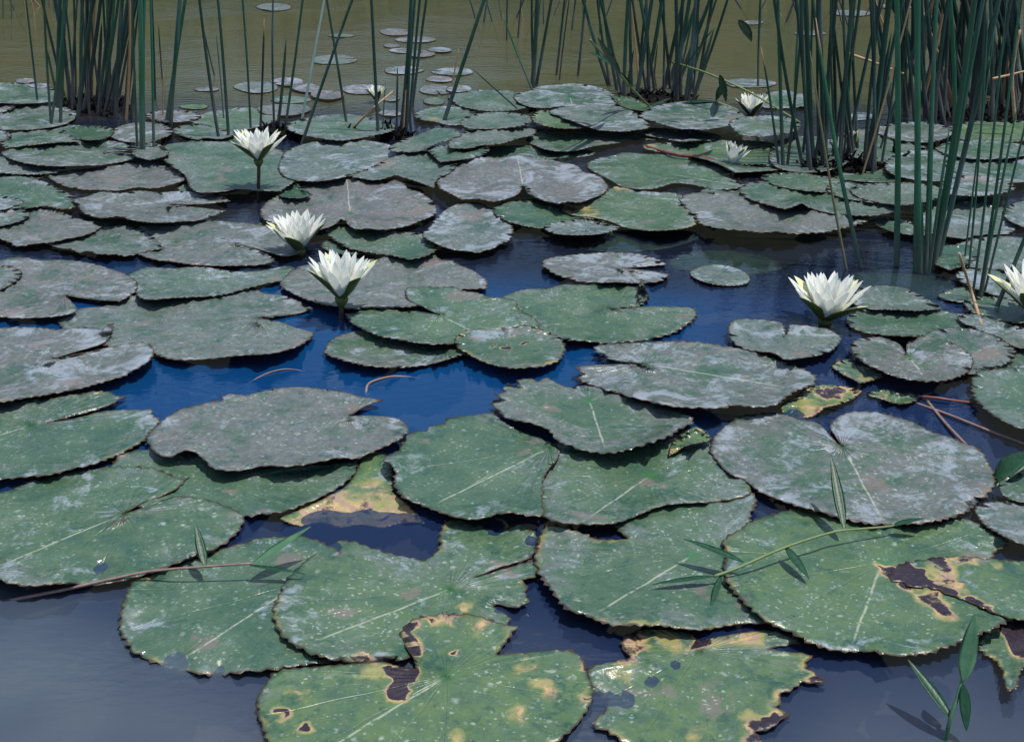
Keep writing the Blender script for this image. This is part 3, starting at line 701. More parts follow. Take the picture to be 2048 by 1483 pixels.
pad("large green lily pad at bottom centre with a black rotted gash beside a V notch", (893,1352),
    "993,1308 1050,1303 1100,1299 1145,1299 1165,1318 1174,1345 1185,1370 1183,1400 1160,1440 1110,1485 1000,1560 850,1600 700,1580 570,1520 528,1465 515,1410 516,1390 530,1368 548,1342 600,1334 650,1330 700,1326 740,1323 765,1322 790,1329 832,1337 827,1315 810,1290 800,1265 814,1246 835,1234 860,1230 900,1226 945,1228 985,1238 1012,1247 1036,1251 1012,1283",
    **A(G1, film=.22, yel=.7, tip=(650,1500), speck=.95, lift=.7, rot=[(803,1358,34,1.2),(812,1300,26,1.1),(815,1262,24,.95),(850,1240,22,.75),(900,1232,30,.6),(745,1335,34,.42),(562,1425,17,1.0),(612,1455,14,.95),(1172,1330,12,.9),(1172,1392,14,.8),(1050,1335,26,.52),(1090,1375,30,.52),(905,1302,8,.9),(955,1250,26,.5),(1035,1430,24,.55),(915,1478,18,.6),(600,1388,26,.45)], edgerot=.35))
pad("green lily pad right of centre under the grass sprig, its left margin notched and brown", (1385,1110),
    "1182,993 1210,985 1240,979 1285,972 1330,968 1380,968 1430,969 1480,973 1508,986 1512,1005 1500,1040 1560,1100 1610,1180 1600,1245 1540,1246 1480,1246 1400,1259 1350,1254 1310,1250 1260,1250 1215,1248 1175,1232 1130,1215 1105,1182 1080,1152 1069,1120 1075,1092 1083,1062 1096,1050 1112,1048 1128,1053 1160,1064 1190,1075 1222,1078 1256,1077 1236,1060 1222,1048 1202,1035 1190,1018",
    **A(G1, film=.5, yel=.3, tip=(1205,1218), speck=.95, edgerot=.5, rot=[(1240,1072,10,.8)]))
pad("pale green lily pad tucked under the shield shaped leaf right of centre", (1300,950),
    "1110,885 1070,915 1052,950 1054,985 1068,1015 1090,1035 1120,1044 1180,1048 1230,1045 1330,1010 1450,1000 1503,985 1490,955 1450,905 1420,885 1350,868 1200,880",
    **A(G2, film=.5, yel=.35, tip=(1250,985), speck=.9, edgerot=.3))
pad("broad green lily pad at lower right with a white midrib and scalloped front", (1765,1125),
    "1448,1080 1458,1068 1475,1061 1500,1042 1545,1027 1600,1017 1650,1024 1700,1034 1790,1046 1860,1044 1925,1035 1965,1050 2018,1086 1992,1102 1990,1150 2025,1190 2020,1238 1990,1255 1955,1269 1900,1290 1860,1305 1800,1311 1740,1302 1680,1301 1620,1285 1590,1268 1540,1246 1500,1215 1470,1185 1452,1163 1447,1140 1450,1110",
    **A(G1, film=.22, yel=.55, tip=(1705,1285), speck=.9, rot=[(1460,1070,12,.6),(1455,1160,14,.7),(1800,1150,32,.9),(1870,1205,36,.85),(1450,1095,10,.5)], edgerot=.25))
pad("lily pad lobe with a black rotted edge and tan patch over the broad green leaf", (2100,1170),
    "1800,1163 1782,1160 1778,1150 1800,1128 1850,1117 1910,1111 1980,1117 2048,1122 2120,1140 2150,1190 2080,1240 2012,1233 1960,1212 1905,1190 1850,1172 1835,1175",
    **A(G1, film=.25, yel=.6, rot=[(1805,1148,42,1.15),(1850,1180,40,1.0),(1912,1203,40,1.0),(1955,1222,30,.95),(1870,1118,34,.8),(1930,1116,26,.65),(1890,1160,44,.6),(1990,1125,18,.4)], lift=.5))
# decaying leaf between the near pads
pad("rotting yellow and violet leaf sunk between two pads left of centre", (730,960),
    "725,905 716,932 690,972 655,992 600,1018 556,1035 600,1051 640,1044 680,1054 720,1049 765,1055 800,1046 850,1046 822,1012 790,985 786,930 770,903",
    **A(G1, yel=.9, film=.1, speck=.3, rot=[(700,1005,75,.46),(770,1000,60,.5),(640,1035,80,.6),(720,1040,90,.62),(810,1035,70,.62)], teeth=.5, lift=.2, sink=[(640,1045,50,.008),(730,1052,55,.008),(820,1045,55,.008)]))
pad("green lily pad with a dark rim wedged under the ragged grey leaf at left", (420,965),
    "245,905 300,898 380,905 500,930 620,930 715,918 712,938 700,956 675,975 650,989 605,1008 580,1019 540,1026 495,1032 430,1040 340,1030 250,1000 220,940",
    **A(T1, film=.35, yel=.1))
pad("long green lily pad at the left edge just above the open lower water", (250,1026),
    "27,978 50,964 85,951 125,943 171,937 239,932 308,936 342,948 360,957 378,952 366,966 350,978 325,990 290,1004 246,1027 300,1010 350,992 420,1000 488,1033 486,1046 478,1060 461,1077 444,1090 395,1108 330,1134 270,1154 220,1165 190,1169 140,1165 100,1168 50,1171 0,1160 -100,1135 -180,1070 -100,1000 -20,985",
    **A(T1, film=.4, yel=.3, sink=[(200,1140,32,.012),(330,1115,28,.012)], tip=(0,1130), speck=.9, rot=[(470,1050,16,.3)]))
pad("green lily pad in the centre, left edge folded, pale diagonal midrib", (1100,895),
    "768,916 800,897 803,878 828,862 850,861 862,851 888,847 890,838 917,832 950,829 985,824 1010,845 1060,868 1112,890 1120,905 1090,950 1085,1000 1088,1030 1060,1031 1026,1025 995,1027 960,1037 930,1037 880,1024 840,1008 808,995 790,972 787,935",
    **A(T1, film=.35, yel=.2, tip=(870,1008), speck=.85, bumps=[(785,925,22,.016),(1010,1030,40,.012)]))
pad("green and grey lily pad at the left edge with a torn slit, second from front", (60,850),
    "-50,812 0,800 100,796 171,784 222,783 232,790 255,790 236,800 222,808 171,825 92,845 150,836 205,822 239,819 275,819 304,817 306,830 322,838 316,850 301,862 290,880 262,895 239,908 188,927 140,938 103,948 50,953 0,957 -80,950 -160,890 -120,830",
    **A(T1, film=.45, yel=.1, tip=(0,870), speck=.7, edgerot=.3))
pad("ragged grey coated lily pad left of centre with rippled front over the blue water", (700,832),
    "328,838 345,826 359,818 390,810 427,801 445,800 440,792 461,786 490,790 513,784 550,776 598,773 650,778 690,784 732,794 770,800 746,805 700,831 766,831 800,838 817,859 812,870 797,879 775,890 752,900 711,917 680,915 632,924 581,932 530,931 478,940 431,937 403,914 385,902 369,900 350,910 342,914 321,910 301,893 293,877 308,855",
    **A(F1, film=.85, mauve=.5, speck=.85, bumps=[(375,905,30,.014),(640,935,80,.006),(330,910,20,.006)], lift=1.3))
pad("shield shaped lily pad right of centre with a white midrib and dark lifted front edge", (1178,800),
    "983,804 1000,795 987,788 1012,783 1005,775 1012,768 1040,770 1033,760 1060,756 1075,762 1094,753 1120,768 1142,774 1163,770 1250,790 1330,812 1385,835 1385,846 1360,857 1345,868 1300,885 1250,900 1212,906 1175,902 1142,891 1115,882 1098,860 1060,845 1030,840 1010,834 998,822",
    **A(G2, film=.6, mauve=.35, tip=(1212,902), speck=.85, bumps=[(1060,850,60,.020),(1330,880,50,.016),(1150,900,60,.006)], lift=1.2))
pad("large notched lily pad at right, slit opening at its back edge, under the standing reflections", (1685,892),
    "1660,851 1669,838 1685,828 1710,822 1740,822 1768,826 1802,836 1830,845 1860,861 1900,873 1930,886 1950,893 1962,902 1975,918 1980,930 1990,945 1990,965 1978,985 1955,1008 1920,1028 1880,1040 1840,1046 1790,1048 1730,1046 1680,1035 1630,1020 1590,1010 1553,997 1519,982 1485,958 1461,948 1433,920 1421,903 1423,881 1440,859 1464,842 1485,829 1510,828 1533,824 1567,828 1600,838 1625,842 1640,848 1655,864 1670,880 1685,892 1668,868",
    **A(F1, film=.7, mauve=.6, yel=.2, tip=(1760,1030), speck=1.0, edgerot=.2))
pad("greyish lily pad right of centre with saw toothed front edge hanging over dark water", (1290,727),
    "1150,732 1160,745 1156,758 1176,767 1214,780 1265,794 1316,806 1348,812 1382,815 1433,816 1474,810 1512,814 1553,808 1570,795 1601,777 1628,767 1632,752 1612,740 1587,730 1545,715 1512,702 1461,694 1416,685 1382,682 1348,680 1299,684 1240,686 1193,691 1190,703 1210,707 1198,712 1235,721 1285,727 1210,728",
    **A(F1, film=.75, mauve=.5, tip=(1560,772), speck=.8, lift=1.5, teeth=1.6))
# ---- left middle
pad("wide grey green lily pad at left centre with feathery right lobes over blue water", (515,637),
    "118,640 164,616 205,612 273,589 321,582 362,574 410,569 455,574 496,572 530,586 564,590 600,603 627,616 600,626 560,633 520,636 564,644 595,656 628,664 620,676 600,690 581,697 545,706 513,709 470,711 410,718 342,718 304,706 230,695 150,670",
    **A(F1, film=.8, mauve=.35, speck=.75, lift=1.3, edgerot=.15))
pad("smooth grey lily pad at the left edge with an upturned tip and deep slit", (106,717),
    "-40,662 0,656 34,653 68,654 120,658 171,654 205,659 221,646 227,645 224,663 208,685 180,695 154,702 106,717 170,704 212,695 250,688 290,684 308,700 303,715 290,728 271,738 246,752 210,762 171,774 130,782 85,790 40,797 0,804 -80,812 -170,770 -160,700",
    **A(F1, film=.85, mauve=.6, speck=.4, lift=1.1, bumps=[(215,660,16,.02),(285,725,40,.016)]))
pad("faint green lily pad behind the wide left leaf, mostly covered", (420,560),
    "262,570 256,550 290,533 340,536 400,533 470,542 520,541 575,532 600,541 585,556 540,565 500,575 440,590 350,595 290,598",
    **A(T1, film=.6, mauve=.1))
pad("oval grey lily pad on the left with a long slit, touching the left edge", (130,590),
    "0,520 25,514 51,515 85,520 120,519 171,524 222,537 256,550 273,562 268,585 239,602 200,600 171,597 130,590 143,603 152,622 116,632 68,635 30,636 0,633 -80,620 -130,575 -80,535",
    **A(F1, film=.8, mauve=.7, speck=.6))
pad("small lily pad tip poking in at the left edge above the oval grey leaf", (-30,552),
    "-20,528 0,530 30,535 44,544 34,560 18,571 0,579 -50,590 -90,560 -60,532", **F1)
pad("long grey lily pad left of centre below the two upper flowers, slit at its right", (470,486),
    "290,513 260,500 250,480 262,460 308,445 350,440 410,440 460,443 513,448 570,462 605,485 600,505 572,512 540,505 505,495 470,486 513,499 540,512 549,522 530,528 478,531 430,531 393,530 342,523 310,519",
    **A(F1, film=.85, mauve=.55, speck=.55))
pad("narrow lily pad at left whose tip points right over purple water", (220,478),
    "99,487 130,470 190,455 240,450 280,458 308,475 328,496 290,503 255,511 225,508 200,508 175,502 160,505 140,498 120,496",
    **A(F1, film=.75, mauve=.3))
pad("pale lily pad at the left edge below the two dark slit tips", (60,450),
    "-40,440 10,425 60,415 110,420 150,435 202,453 190,462 171,470 130,478 99,485 68,487 50,491 34,492 15,484 0,478 -50,485 -90,460", **A(F1, mauve=.6))
pad("green lily pad at the left edge beneath the tips, in shade of its neighbours", (60,385),
    "-30,360 30,352 80,360 120,378 150,395 160,410 130,418 90,412 20,420 -40,400", **A(T1, film=.45))
pad("lily pad tip at the left edge, upper of two dark rimmed points", (-40,410), "-40,392 0,391 30,396 47,403 30,412 0,421 -50,425 -90,405", **A(F1, mauve=.3))
pad("lily pad tip at the left edge, lower of two dark rimmed points", (-40,437), "-40,425 0,423 40,418 60,427 45,440 0,452 -60,456 -100,438", **A(T1, film=.6))
pad("curled grey lily pad at left, front rim turned up, slit at right", (342,409),
    "144,397 164,395 205,383 240,386 273,381 320,384 359,382 400,384 437,389 460,402 400,408 342,409 400,415 450,421 420,434 393,441 360,443 325,445 290,444 256,438 235,432 205,436 190,434 171,428 158,415",
    **A(F1, film=.85, mauve=.6, speck=.5, bumps=[(220,437,26,.016),(150,400,14,.012)], lift=1.3))
# ---- centre
pad("dark edged oval lily pad below the tall lower left flower, right of its reflection", (890,700),
    "652,692 657,683 677,671 715,661 770,660 850,668 930,675 960,690 935,705 906,715 880,723 855,729 804,734 770,734 735,731 705,725 684,719 660,712 650,704",
    **A(G2, film=.55, mauve=.5, yel=.25, bumps=[(720,725,60,.009)], lift=1.3))
pad("grey lily pad behind the tall lower left flower", (760,565),
    "560,568 575,548 590,535 620,528 680,515 740,518 800,506 840,508 869,510 880,520 889,519 910,522 923,531 945,540 958,548 972,560 972,577 923,579 880,600 800,616 760,618 745,616 730,619 700,618 677,613 649,609 615,599 585,586",
    **A(F1, film=.85, mauve=.55, speck=.75, lift=1.2))
pad("wide green lily pad at centre pointing right, slit beside an upright curled tip", (1224,618),
    "1000,597 1026,584 1060,577 1090,577 1128,568 1160,569 1197,567 1240,568 1265,572 1277,580 1280,594 1286,610 1255,615 1224,618 1265,615 1290,612 1320,612 1350,612 1385,616 1393,625 1389,637 1372,650 1348,665 1315,674 1282,681 1250,683 1214,686 1163,681 1128,679 1090,672 1060,650 1020,630",
    **A(G2, film=.45, mauve=.2, yel=.3, speck=.85, bumps=[(1140,675,24,.012)]))
pad("green lily pad with a wavy outline just right of the tall lower left flower", (878,629),
    "811,575 855,573 880,575 906,573 930,582 951,584 978,593 1009,596 1030,600 1036,615 1067,635 1078,654 1040,668 980,685 940,688 889,687 862,688 835,685 800,679 762,672 735,662 715,652 701,644 691,627 729,619 760,619 794,618 878,629 845,614 820,604 812,590",
    **A(G2, film=.4, mauve=.1, yel=.4, speck=.85, tip=(930,655)))
pad("small round lily pad in the centre speckled with dark holes", (1010,690),
    "1043,649 1077,657 1100,665 1118,674 1128,686 1130,696 1126,708 1118,720 1100,728 1077,733 1050,735 1026,736 1000,732 975,726 955,718 934,706 918,697 911,687 913,672 934,660 968,658 1003,660 1003,651 1012,657 1030,655",
    **A(G2, film=.5, mauve=.5, yel=.3, rot=[(986,690,5,1.3),(1013,696,8,1.4),(1049,685,6,1.3),(1017,688,4,1.2),(1006,697,4,1.1)], edgerot=.45, speck=.8))
pad("slightly raised round lily pad afloat alone in the dark centre right water", (1245,536),
    "1084,523 1095,517 1111,513 1145,509 1180,506 1215,504 1248,505 1275,507 1299,513 1318,519 1332,529 1300,532 1245,536 1299,541 1337,549 1330,558 1310,564 1282,566 1231,564 1195,565 1163,563 1135,556 1111,548 1092,536",
    **A(F1, film=.95, mauve=.6, speck=.5, lift=1.3))
pad("drooping green lily pad left of the open dark water, part under the surface", (780,480),
    "652,458 680,448 730,452 790,462 850,468 868,482 872,500 850,512 820,518 790,512 740,505 700,497 672,482",
    **A(T1, film=.45, yel=.2))
pad("grey lily pad with a fringed right end just left of the open dark water", (930,455),
    "845,470 858,455 872,436 890,420 915,408 950,404 985,418 1005,430 1019,444 1026,460 1022,474 1016,482 1000,488 985,497 970,500 958,505 935,502 906,499 872,487", **A(F1, film=.8, mauve=.3, bumps=[(880,490,24,.01)]))
pad("half sunk green lily pad at the top edge of the open dark water", (1110,425),
    "985,418 1010,405 1060,402 1115,415 1170,430 1215,445 1190,456 1110,458 1050,452 1010,440", **A(T1, film=.3, dark=.3))
pad("small grey lily pad floating at the top of the open dark water", (1170,455),
    "1088,452 1120,442 1160,438 1210,446 1242,455 1205,467 1150,470 1105,466", **A(F1, film=.7, mauve=.3))
pad("lily pad with a yellow decayed left margin right of the big twin leaves", (1310,415),
    "1125,414 1150,402 1175,397 1197,392 1215,380 1231,372 1252,376 1299,383 1350,386 1385,400 1400,425 1400,443 1375,455 1348,459 1299,461 1252,455 1214,441 1180,434 1145,430 1130,424",
    **A(G2, film=.45, yel=.5, rot=[(1145,415,30,.66),(1180,428,26,.45),(1235,374,22,.5)], edgerot=.55))
pad("big lobed grey lily pad left of centre, notched in front with raised dark rim", (700,425),
    "530,440 520,425 532,405 560,388 600,362 650,350 700,350 746,353 770,368 787,358 804,364 821,379 840,384 852,392 866,402 873,414 872,426 860,434 841,441 820,450 804,454 763,459 735,457 712,458 695,448 682,437 670,448 652,456 610,462 570,455",
    **A(F2, film=.9, mauve=.8, speck=.75, tip=(695,370), bumps=[(735,460,36,.02),(800,460,40,.008)], lift=1.2))
pad("big grey lily pad at centre with a white rib and a pointed notch in front", (1046,372),
    "867,350 872,340 889,333 905,330 917,320 940,322 958,313 992,316 1043,310 1094,317 1125,325 1152,330 1169,344 1195,350 1210,363 1216,375 1205,388 1185,396 1156,405 1135,403 1115,408 1094,403 1075,396 1060,390 1046,372 1035,389 1012,398 995,402 985,403 958,398 923,398 905,389 880,376",
    **A(F2, film=.92, mauve=.8, speck=.8, tip=(1036,318), bumps=[(970,402,26,.014),(1140,410,40,.012)], lift=1.3))
pad("dark green folded leaf edge standing behind the lobed grey pad", (600,378),
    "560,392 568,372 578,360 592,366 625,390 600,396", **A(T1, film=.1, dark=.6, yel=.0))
pad("green grey lily pad right of centre with long streaks on its left side", (1340,348),
    "1173,330 1197,316 1225,311 1248,305 1299,308 1348,306 1390,312 1425,325 1461,345 1470,360 1495,370 1470,377 1433,379 1399,372 1355,366 1300,378 1252,375 1214,357 1190,345",
    **A(G2, film=.5, mauve=.1, yel=.3, tip=(1460,368)))
pad("grey lily pad at right with a scalloped front edge hanging over dark water", (1520,425),
    "1358,398 1382,386 1420,385 1450,384 1500,392 1560,400 1640,415 1740,436 1725,446 1700,452 1670,460 1642,465 1615,466 1587,467 1550,463 1519,465 1480,460 1450,458 1403,448 1390,432 1370,415",
    **A(F1, film=.85, mauve=.6, speck=.6, lift=1.4, teeth=1.6))
pad("long lily pad at right with a raised wavy front rim, above the scalloped one", (1620,392),
    "1478,382 1485,372 1502,364 1553,362 1620,372 1700,388 1806,417 1785,424 1758,430 1725,431 1690,430 1660,426 1638,421 1615,413 1604,406 1590,412 1570,418 1553,414 1530,408 1512,403 1495,396",
    **A(T1, film=.6, mauve=.2, bumps=[(1600,410,26,.014)], lift=1.5))
pad("slim lily pad at right directly in front of the reed clump's dark root", (1610,362),
    "1522,352 1553,346 1600,346 1638,351 1680,358 1720,372 1700,382 1660,384 1632,383 1600,380 1580,377 1560,373 1539,365", **A(G2, film=.5, mauve=.4))
pad("crescent lily pad at right peeping out under the smooth oval one", (1720,388), "1652,376 1665,366 1700,364 1740,375 1790,400 1760,406 1710,400 1680,394 1660,386", **A(T1))
pad("smooth oval lily pad behind the tall right hand reeds", (1790,386),
    "1700,380 1724,368 1760,366 1792,365 1830,366 1861,370 1895,378 1885,390 1861,401 1835,406 1809,410 1780,408 1758,405 1717,394", **A(G2, film=.6, mauve=.4, yel=.2))
# right side behind and beside the tall reeds
pad("grey lily pad between the tall reeds and the right edge, fringed at its right", (1930,440),
    "1830,430 1870,412 1920,402 1990,410 2030,425 2045,445 2030,460 1990,475 1940,478 1880,470 1840,455", **A(F1, film=.8, mauve=.3, lift=1.3))
pad("green lily pad left of the tall reeds over dark water, dim and narrow", (1800,450), "1738,440 1770,436 1810,440 1850,455 1850,470 1810,468 1770,458", **A(T1, film=.4))
pad("pale lily pad on the right edge, upper of two near the thin reeds", (2050,425), "2005,425 2030,405 2060,400 2110,420 2090,450 2050,455 2020,442", **A(F1, film=.8, mauve=.2))
pad("pale streaked lily pad on the right edge below the dark gap", (2010,505), "1895,500 1930,482 1990,472 2060,478 2110,505 2080,535 2010,545 1950,540 1915,522", **A(F1, film=.75, mauve=.2))
pad("lily pad right of the tall reeds' foot, partly sunk and mossy", (1900,520), "1850,500 1890,490 1940,490 1960,505 1940,525 1900,540 1865,525", **A(T1, film=.25, dark=.4))
pad("lily pad with a dark front edge beside the flower cut by the right edge", (1990,565),
    "1912,547 1930,538 1970,538 2030,550 2080,570 2060,600 2010,598 1975,585 1945,575 1920,562", **A(F1, film=.7, mauve=.2))
pad("narrow lily pad below the flower cut by the right edge", (2010,620), "1930,600 1970,592 2040,605 2090,625 2050,645 1990,640 1945,625", **A(T1, film=.4, dark=.3))
pad("mottled green lily pad between the right flower and the thin reeds, lower one", (1800,645),
    "1690,642 1715,622 1760,615 1820,614 1885,620 1930,638 1935,655 1890,668 1830,672 1770,670 1720,662", **A(T1, film=.45, yel=.1, dark=.2))
pad("mottled green lily pad beside the right flower, upper one", (1780,596),
    "1700,592 1725,575 1760,570 1810,576 1850,595 1885,616 1840,621 1790,619 1735,617 1708,608", **A(T1, film=.55, yel=.2, dark=.2))
pad("grey lily pad at right below a slanting dry straw", (2000,665), "1915,632 1950,628 2010,645 2060,660 2100,690 2048,697 2000,680 1960,660 1925,645", **A(F1, film=.7, mauve=.4))
pad("grey lily pad squeezed behind the dark heart shaped pad at right", (1940,690),
    "1850,668 1895,655 1950,658 2005,680 2032,705 2010,728 1975,742 1945,748 1900,735 1862,710", **A(F1, film=.7, mauve=.4, speck=.8))
pad("streaked green lily pad cut by the right edge above the crossing straws", (2090,790),
    "1948,752 1962,740 1980,739 2014,735 2060,735 2140,745 2180,800 2120,860 2048,858 1997,836 1963,811 1945,785", **A(G2, film=.55, mauve=.1))
pad("small pale heart shaped leaf in front of the dark heart shaped pad", (1715,742),
    "1663,732 1675,722 1700,716 1715,728 1735,733 1750,740 1766,752 1745,760 1722,766 1705,758 1680,745", **A(G1, film=.4, yel=.6, rot=[(1730,757,14,.5)], edgerot=.4))
pad("pale grey heart shaped lily pad left of the dark one, notch at the back", (1574,690),
    "1457,662 1460,645 1480,638 1502,637 1539,640 1560,644 1572,670 1580,648 1608,650 1630,653 1655,657 1675,668 1683,678 1675,690 1666,699 1638,710 1605,715 1570,718 1552,708 1539,704 1515,702 1495,699 1475,690 1462,678",
    **A(F1, film=.95, mauve=.15, speck=.8))
pad("dark heart shaped lily pad at right with a pale rib, notch at the back", (1818,712),
    "1702,698 1703,687 1715,678 1740,674 1765,674 1785,681 1799,688 1812,706 1816,684 1830,676 1850,672 1881,676 1905,685 1929,698 1945,715 1946,728 1936,743 1902,758 1865,762 1826,760 1800,755 1775,747 1755,738 1734,729 1715,715",
    **A(F2, film=.6, mauve=.9, tip=(1850,758), speck=1.0))
pad("grey lily pad cut by the right edge below the dark curled leaf", (2090,1040), "1950,1015 1962,1006 2000,1002 2060,1000 2130,1030 2130,1090 2060,1092 2020,1078 1990,1062 1965,1045", **A(F1, film=.8, mauve=.3))
pad("lily pad at the right edge behind the curled green leaf, in shade", (2060,960), "1998,965 2030,945 2080,940 2130,960 2110,1000 2050,1005 2010,992", **A(T1, film=.45, dark=.2))
# yellow and curled little leaves
pad("curled yellow leaf standing up between the shield pad and the large notched pad", (1385,880),
    "1338,910 1342,888 1360,868 1390,852 1412,862 1427,880 1400,885 1370,892 1350,905", **A(G1, yel=1.0, film=.1, speck=.1, rot=[(1345,905,22,.6),(1410,858,18,.4)], bumps=[(1390,870,30,.02)], teeth=.3, name='curled_leaf', cat='leaf'))
pad("yellow decaying lily leaf with brown spots left of the small green floating leaf", (1640,790),
    "1562,810 1588,795 1608,779 1640,769 1690,772 1726,781 1710,795 1685,806 1650,816 1625,832 1590,836 1568,826", z=.0035, **A(G1, yel=1.0, film=.05, speck=.2, sink=[(1660,835,42,.010),(1590,835,30,.010)], rot=[(1660,785,36,.8),(1715,780,16,.8),(1600,800,30,.40),(1640,830,60,.5)], bumps=[(1630,775,40,.016)], teeth=.3))
pad("small green floating leaf joined to a red stalk at right", (1790,795),
    "1733,785 1750,780 1785,780 1800,786 1825,785 1838,795 1820,805 1795,807 1765,798 1742,792", **A(G1, yel=.8, film=.2, speck=.3, edgerot=.4, teeth=.3, rot=[(1765,792,16,.5)]))
pad("upright curled pad tip at the slit of the wide centre pad", (1286,590), "1278,604 1276,580 1283,556 1290,575 1296,600", **A(T1, film=.5, bumps=[(1285,572,20,.03)], teeth=.2, name='curled_leaf', cat='leaf'))
# ---- row 330-250 left and centre
pad("mauve grey lily pad at left with a scalloped front, behind the curled one", (240,358),
    "99,349 130,342 171,338 240,330 308,330 350,335 368,348 372,358 340,370 308,376 270,375 240,381 205,380 170,379 144,376 115,366", **A(F2, film=.9, mauve=.7, bumps=[(350,365,20,.012)]))
pad("dull lily pad slipping under the large smooth oval pad at upper left", (60,330), "-40,318 20,312 80,320 130,335 110,345 60,349 0,346 -50,345", **A(F1, mauve=.4))
pad("green grey lily pad beneath the left flower with a folded edge", (450,330),
    "318,295 350,286 376,284 444,283 500,288 560,300 590,330 590,360 560,382 513,381 480,378 444,383 400,385 383,377 369,350 340,330 320,312", **A(T1, film=.6, mauve=.2))
pad("broad pale lily pad right of the left flower's stalk, flat and streaked", (680,320),
    "560,322 575,300 600,290 650,280 700,278 750,283 790,293 805,310 780,330 745,345 700,352 640,362 590,360 560,345", **A(F1, film=.8, mauve=.2))
pad("teal lily pad between the broad pale pad and the big notched one", (830,340),
    "700,352 740,335 790,312 840,302 890,312 912,325 900,345 875,358 868,376 830,362 790,350 750,360", **A(T1, film=.7, mauve=.2))
pad("large smooth oval lily pad near the left edge with a dark outline and short slit", (210,304),
    "3,303 15,297 34,290 65,284 103,280 140,279 171,278 205,280 239,284 262,292 273,300 222,304 273,309 265,318 235,325 200,330 170,331 137,332 100,332 68,329 40,324 21,318",
    **A(G2, film=.65, mauve=.4, lift=1.2, bumps=[(80,325,60,.008)]))
pad("shadowed lily pad left of the centre dark gap, low and round", (915,300), "858,294 890,290 930,285 978,297 958,313 930,318 906,321 880,324 869,314", **A(T1, film=.5))
pad("yellow edged lily pad strip in front of the right small flower", (1400,300), "1285,292 1310,286 1360,284 1450,280 1540,285 1565,310 1560,338 1510,343 1470,345 1430,325 1390,314 1340,306 1300,301", **A(G2, film=.5, yel=.6, rot=[(1300,293,22,.4)]))
pad("lily pad with a curled front rim in the centre back, under a pointed fold", (1160,275),
    "1053,280 1070,266 1100,256 1140,252 1200,252 1265,260 1275,272 1255,280 1231,287 1200,290 1180,294 1145,302 1111,302 1080,295", **A(G2, film=.6, mauve=.2, bumps=[(1090,302,24,.01),(1200,296,50,.008)]))
pad("lily pad with a dark gap under its front, left of the curled centre back pad", (980,275),
    "896,287 915,270 940,260 990,257 1060,256 1072,262 1060,272 1043,275 1015,284 992,289 965,290 940,296 899,296", **A(G2, film=.65, mauve=.4, bumps=[(970,293,50,.012)]))
pad("green lily pad left of the dark gap, ending in a dark point", (850,285), "778,300 800,282 840,268 872,256 905,258 922,272 900,280 872,288 855,296 841,302 800,304", **A(T1, film=.55))
pad("pale lily pad crossed by two leaning stems, back centre left", (670,255),
    "574,248 595,240 615,235 650,230 690,228 725,232 752,240 785,246 787,260 752,270 720,276 684,281 649,278 610,271 581,262", **A(G2, film=.6, mauve=.1))
pad("yellow rimmed pale lily pad at the foot of the reeds near centre", (900,230),
    "828,230 850,218 889,212 925,212 950,225 944,240 917,250 895,250 872,244 845,240", **A(G2, film=.6, rot=[(860,243,22,.35)], yel=.4))
pad("round pale lily pad in the back centre, front of the two big ones", (990,240),
    "920,246 928,235 940,230 992,224 1043,228 1068,238 1055,247 1030,254 968,258 935,256", **A(G2, film=.65))
pad("smooth lily pad in the back crossed by a thin fallen reed leaf", (980,200),
    "896,192 915,184 940,181 992,179 1035,184 1062,192 1070,205 1055,215 1036,219 1005,222 975,222 945,218 923,213 905,203", **A(G2, film=.6, yel=.3))
pad("yellowish crumpled lily pad in the middle of the back group", (1110,238), "1064,240 1066,228 1082,220 1110,222 1150,235 1178,254 1150,257 1115,256 1085,250", **A(G1, film=.4, yel=.9, rot=[(1072,228,14,.4)], edgerot=.3))
pad("largest pale lily pad of the back group, beside the reeds' foot", (1140,195),
    "1030,188 1055,182 1081,172 1110,170 1139,167 1170,169 1197,174 1220,183 1235,198 1226,211 1195,213 1163,213 1120,213 1085,216 1060,214", **A(F1, film=.75, mauve=.1, tip=(1145,212)))
pad("lily pad with a raised fringed back, between the reeds and the dark gap", (1200,240),
    "1098,224 1120,215 1146,212 1170,210 1204,211 1240,213 1265,222 1296,256 1265,261 1248,263 1220,262 1197,260 1170,252 1146,243 1120,234", **A(F1, film=.75, mauve=.3, bumps=[(1130,240,30,.008)]))
pad("mossy lily pad at the foot of the middle reed clump", (1270,205), "1222,192 1250,190 1290,205 1310,216 1290,222 1260,218 1235,208", **A(T1, film=.2, dark=.4, yel=.5))
pad("wide lily pad in front of the middle reed clump, below the sprig", (1380,235),
    "1279,233 1290,222 1310,212 1350,205 1400,201 1450,210 1492,236 1475,247 1450,253 1420,258 1389,261 1348,255 1316,246", **A(F1, film=.7, mauve=.3))
pad("oval lily pad just below the flower near the right reeds", (1530,255),
    "1461,253 1458,244 1475,236 1510,232 1540,231 1587,238 1600,255 1580,266 1553,270 1519,273 1485,270", **A(G2, film=.6, yel=.2))
pad("small curled lily pad left of the oval one near the right reeds", (1370,272), "1279,268 1310,262 1365,260 1420,265 1441,272 1428,281 1395,281 1365,283 1330,278", **A(F1, film=.75, mauve=.4, bumps=[(1400,283,30,.008)]))
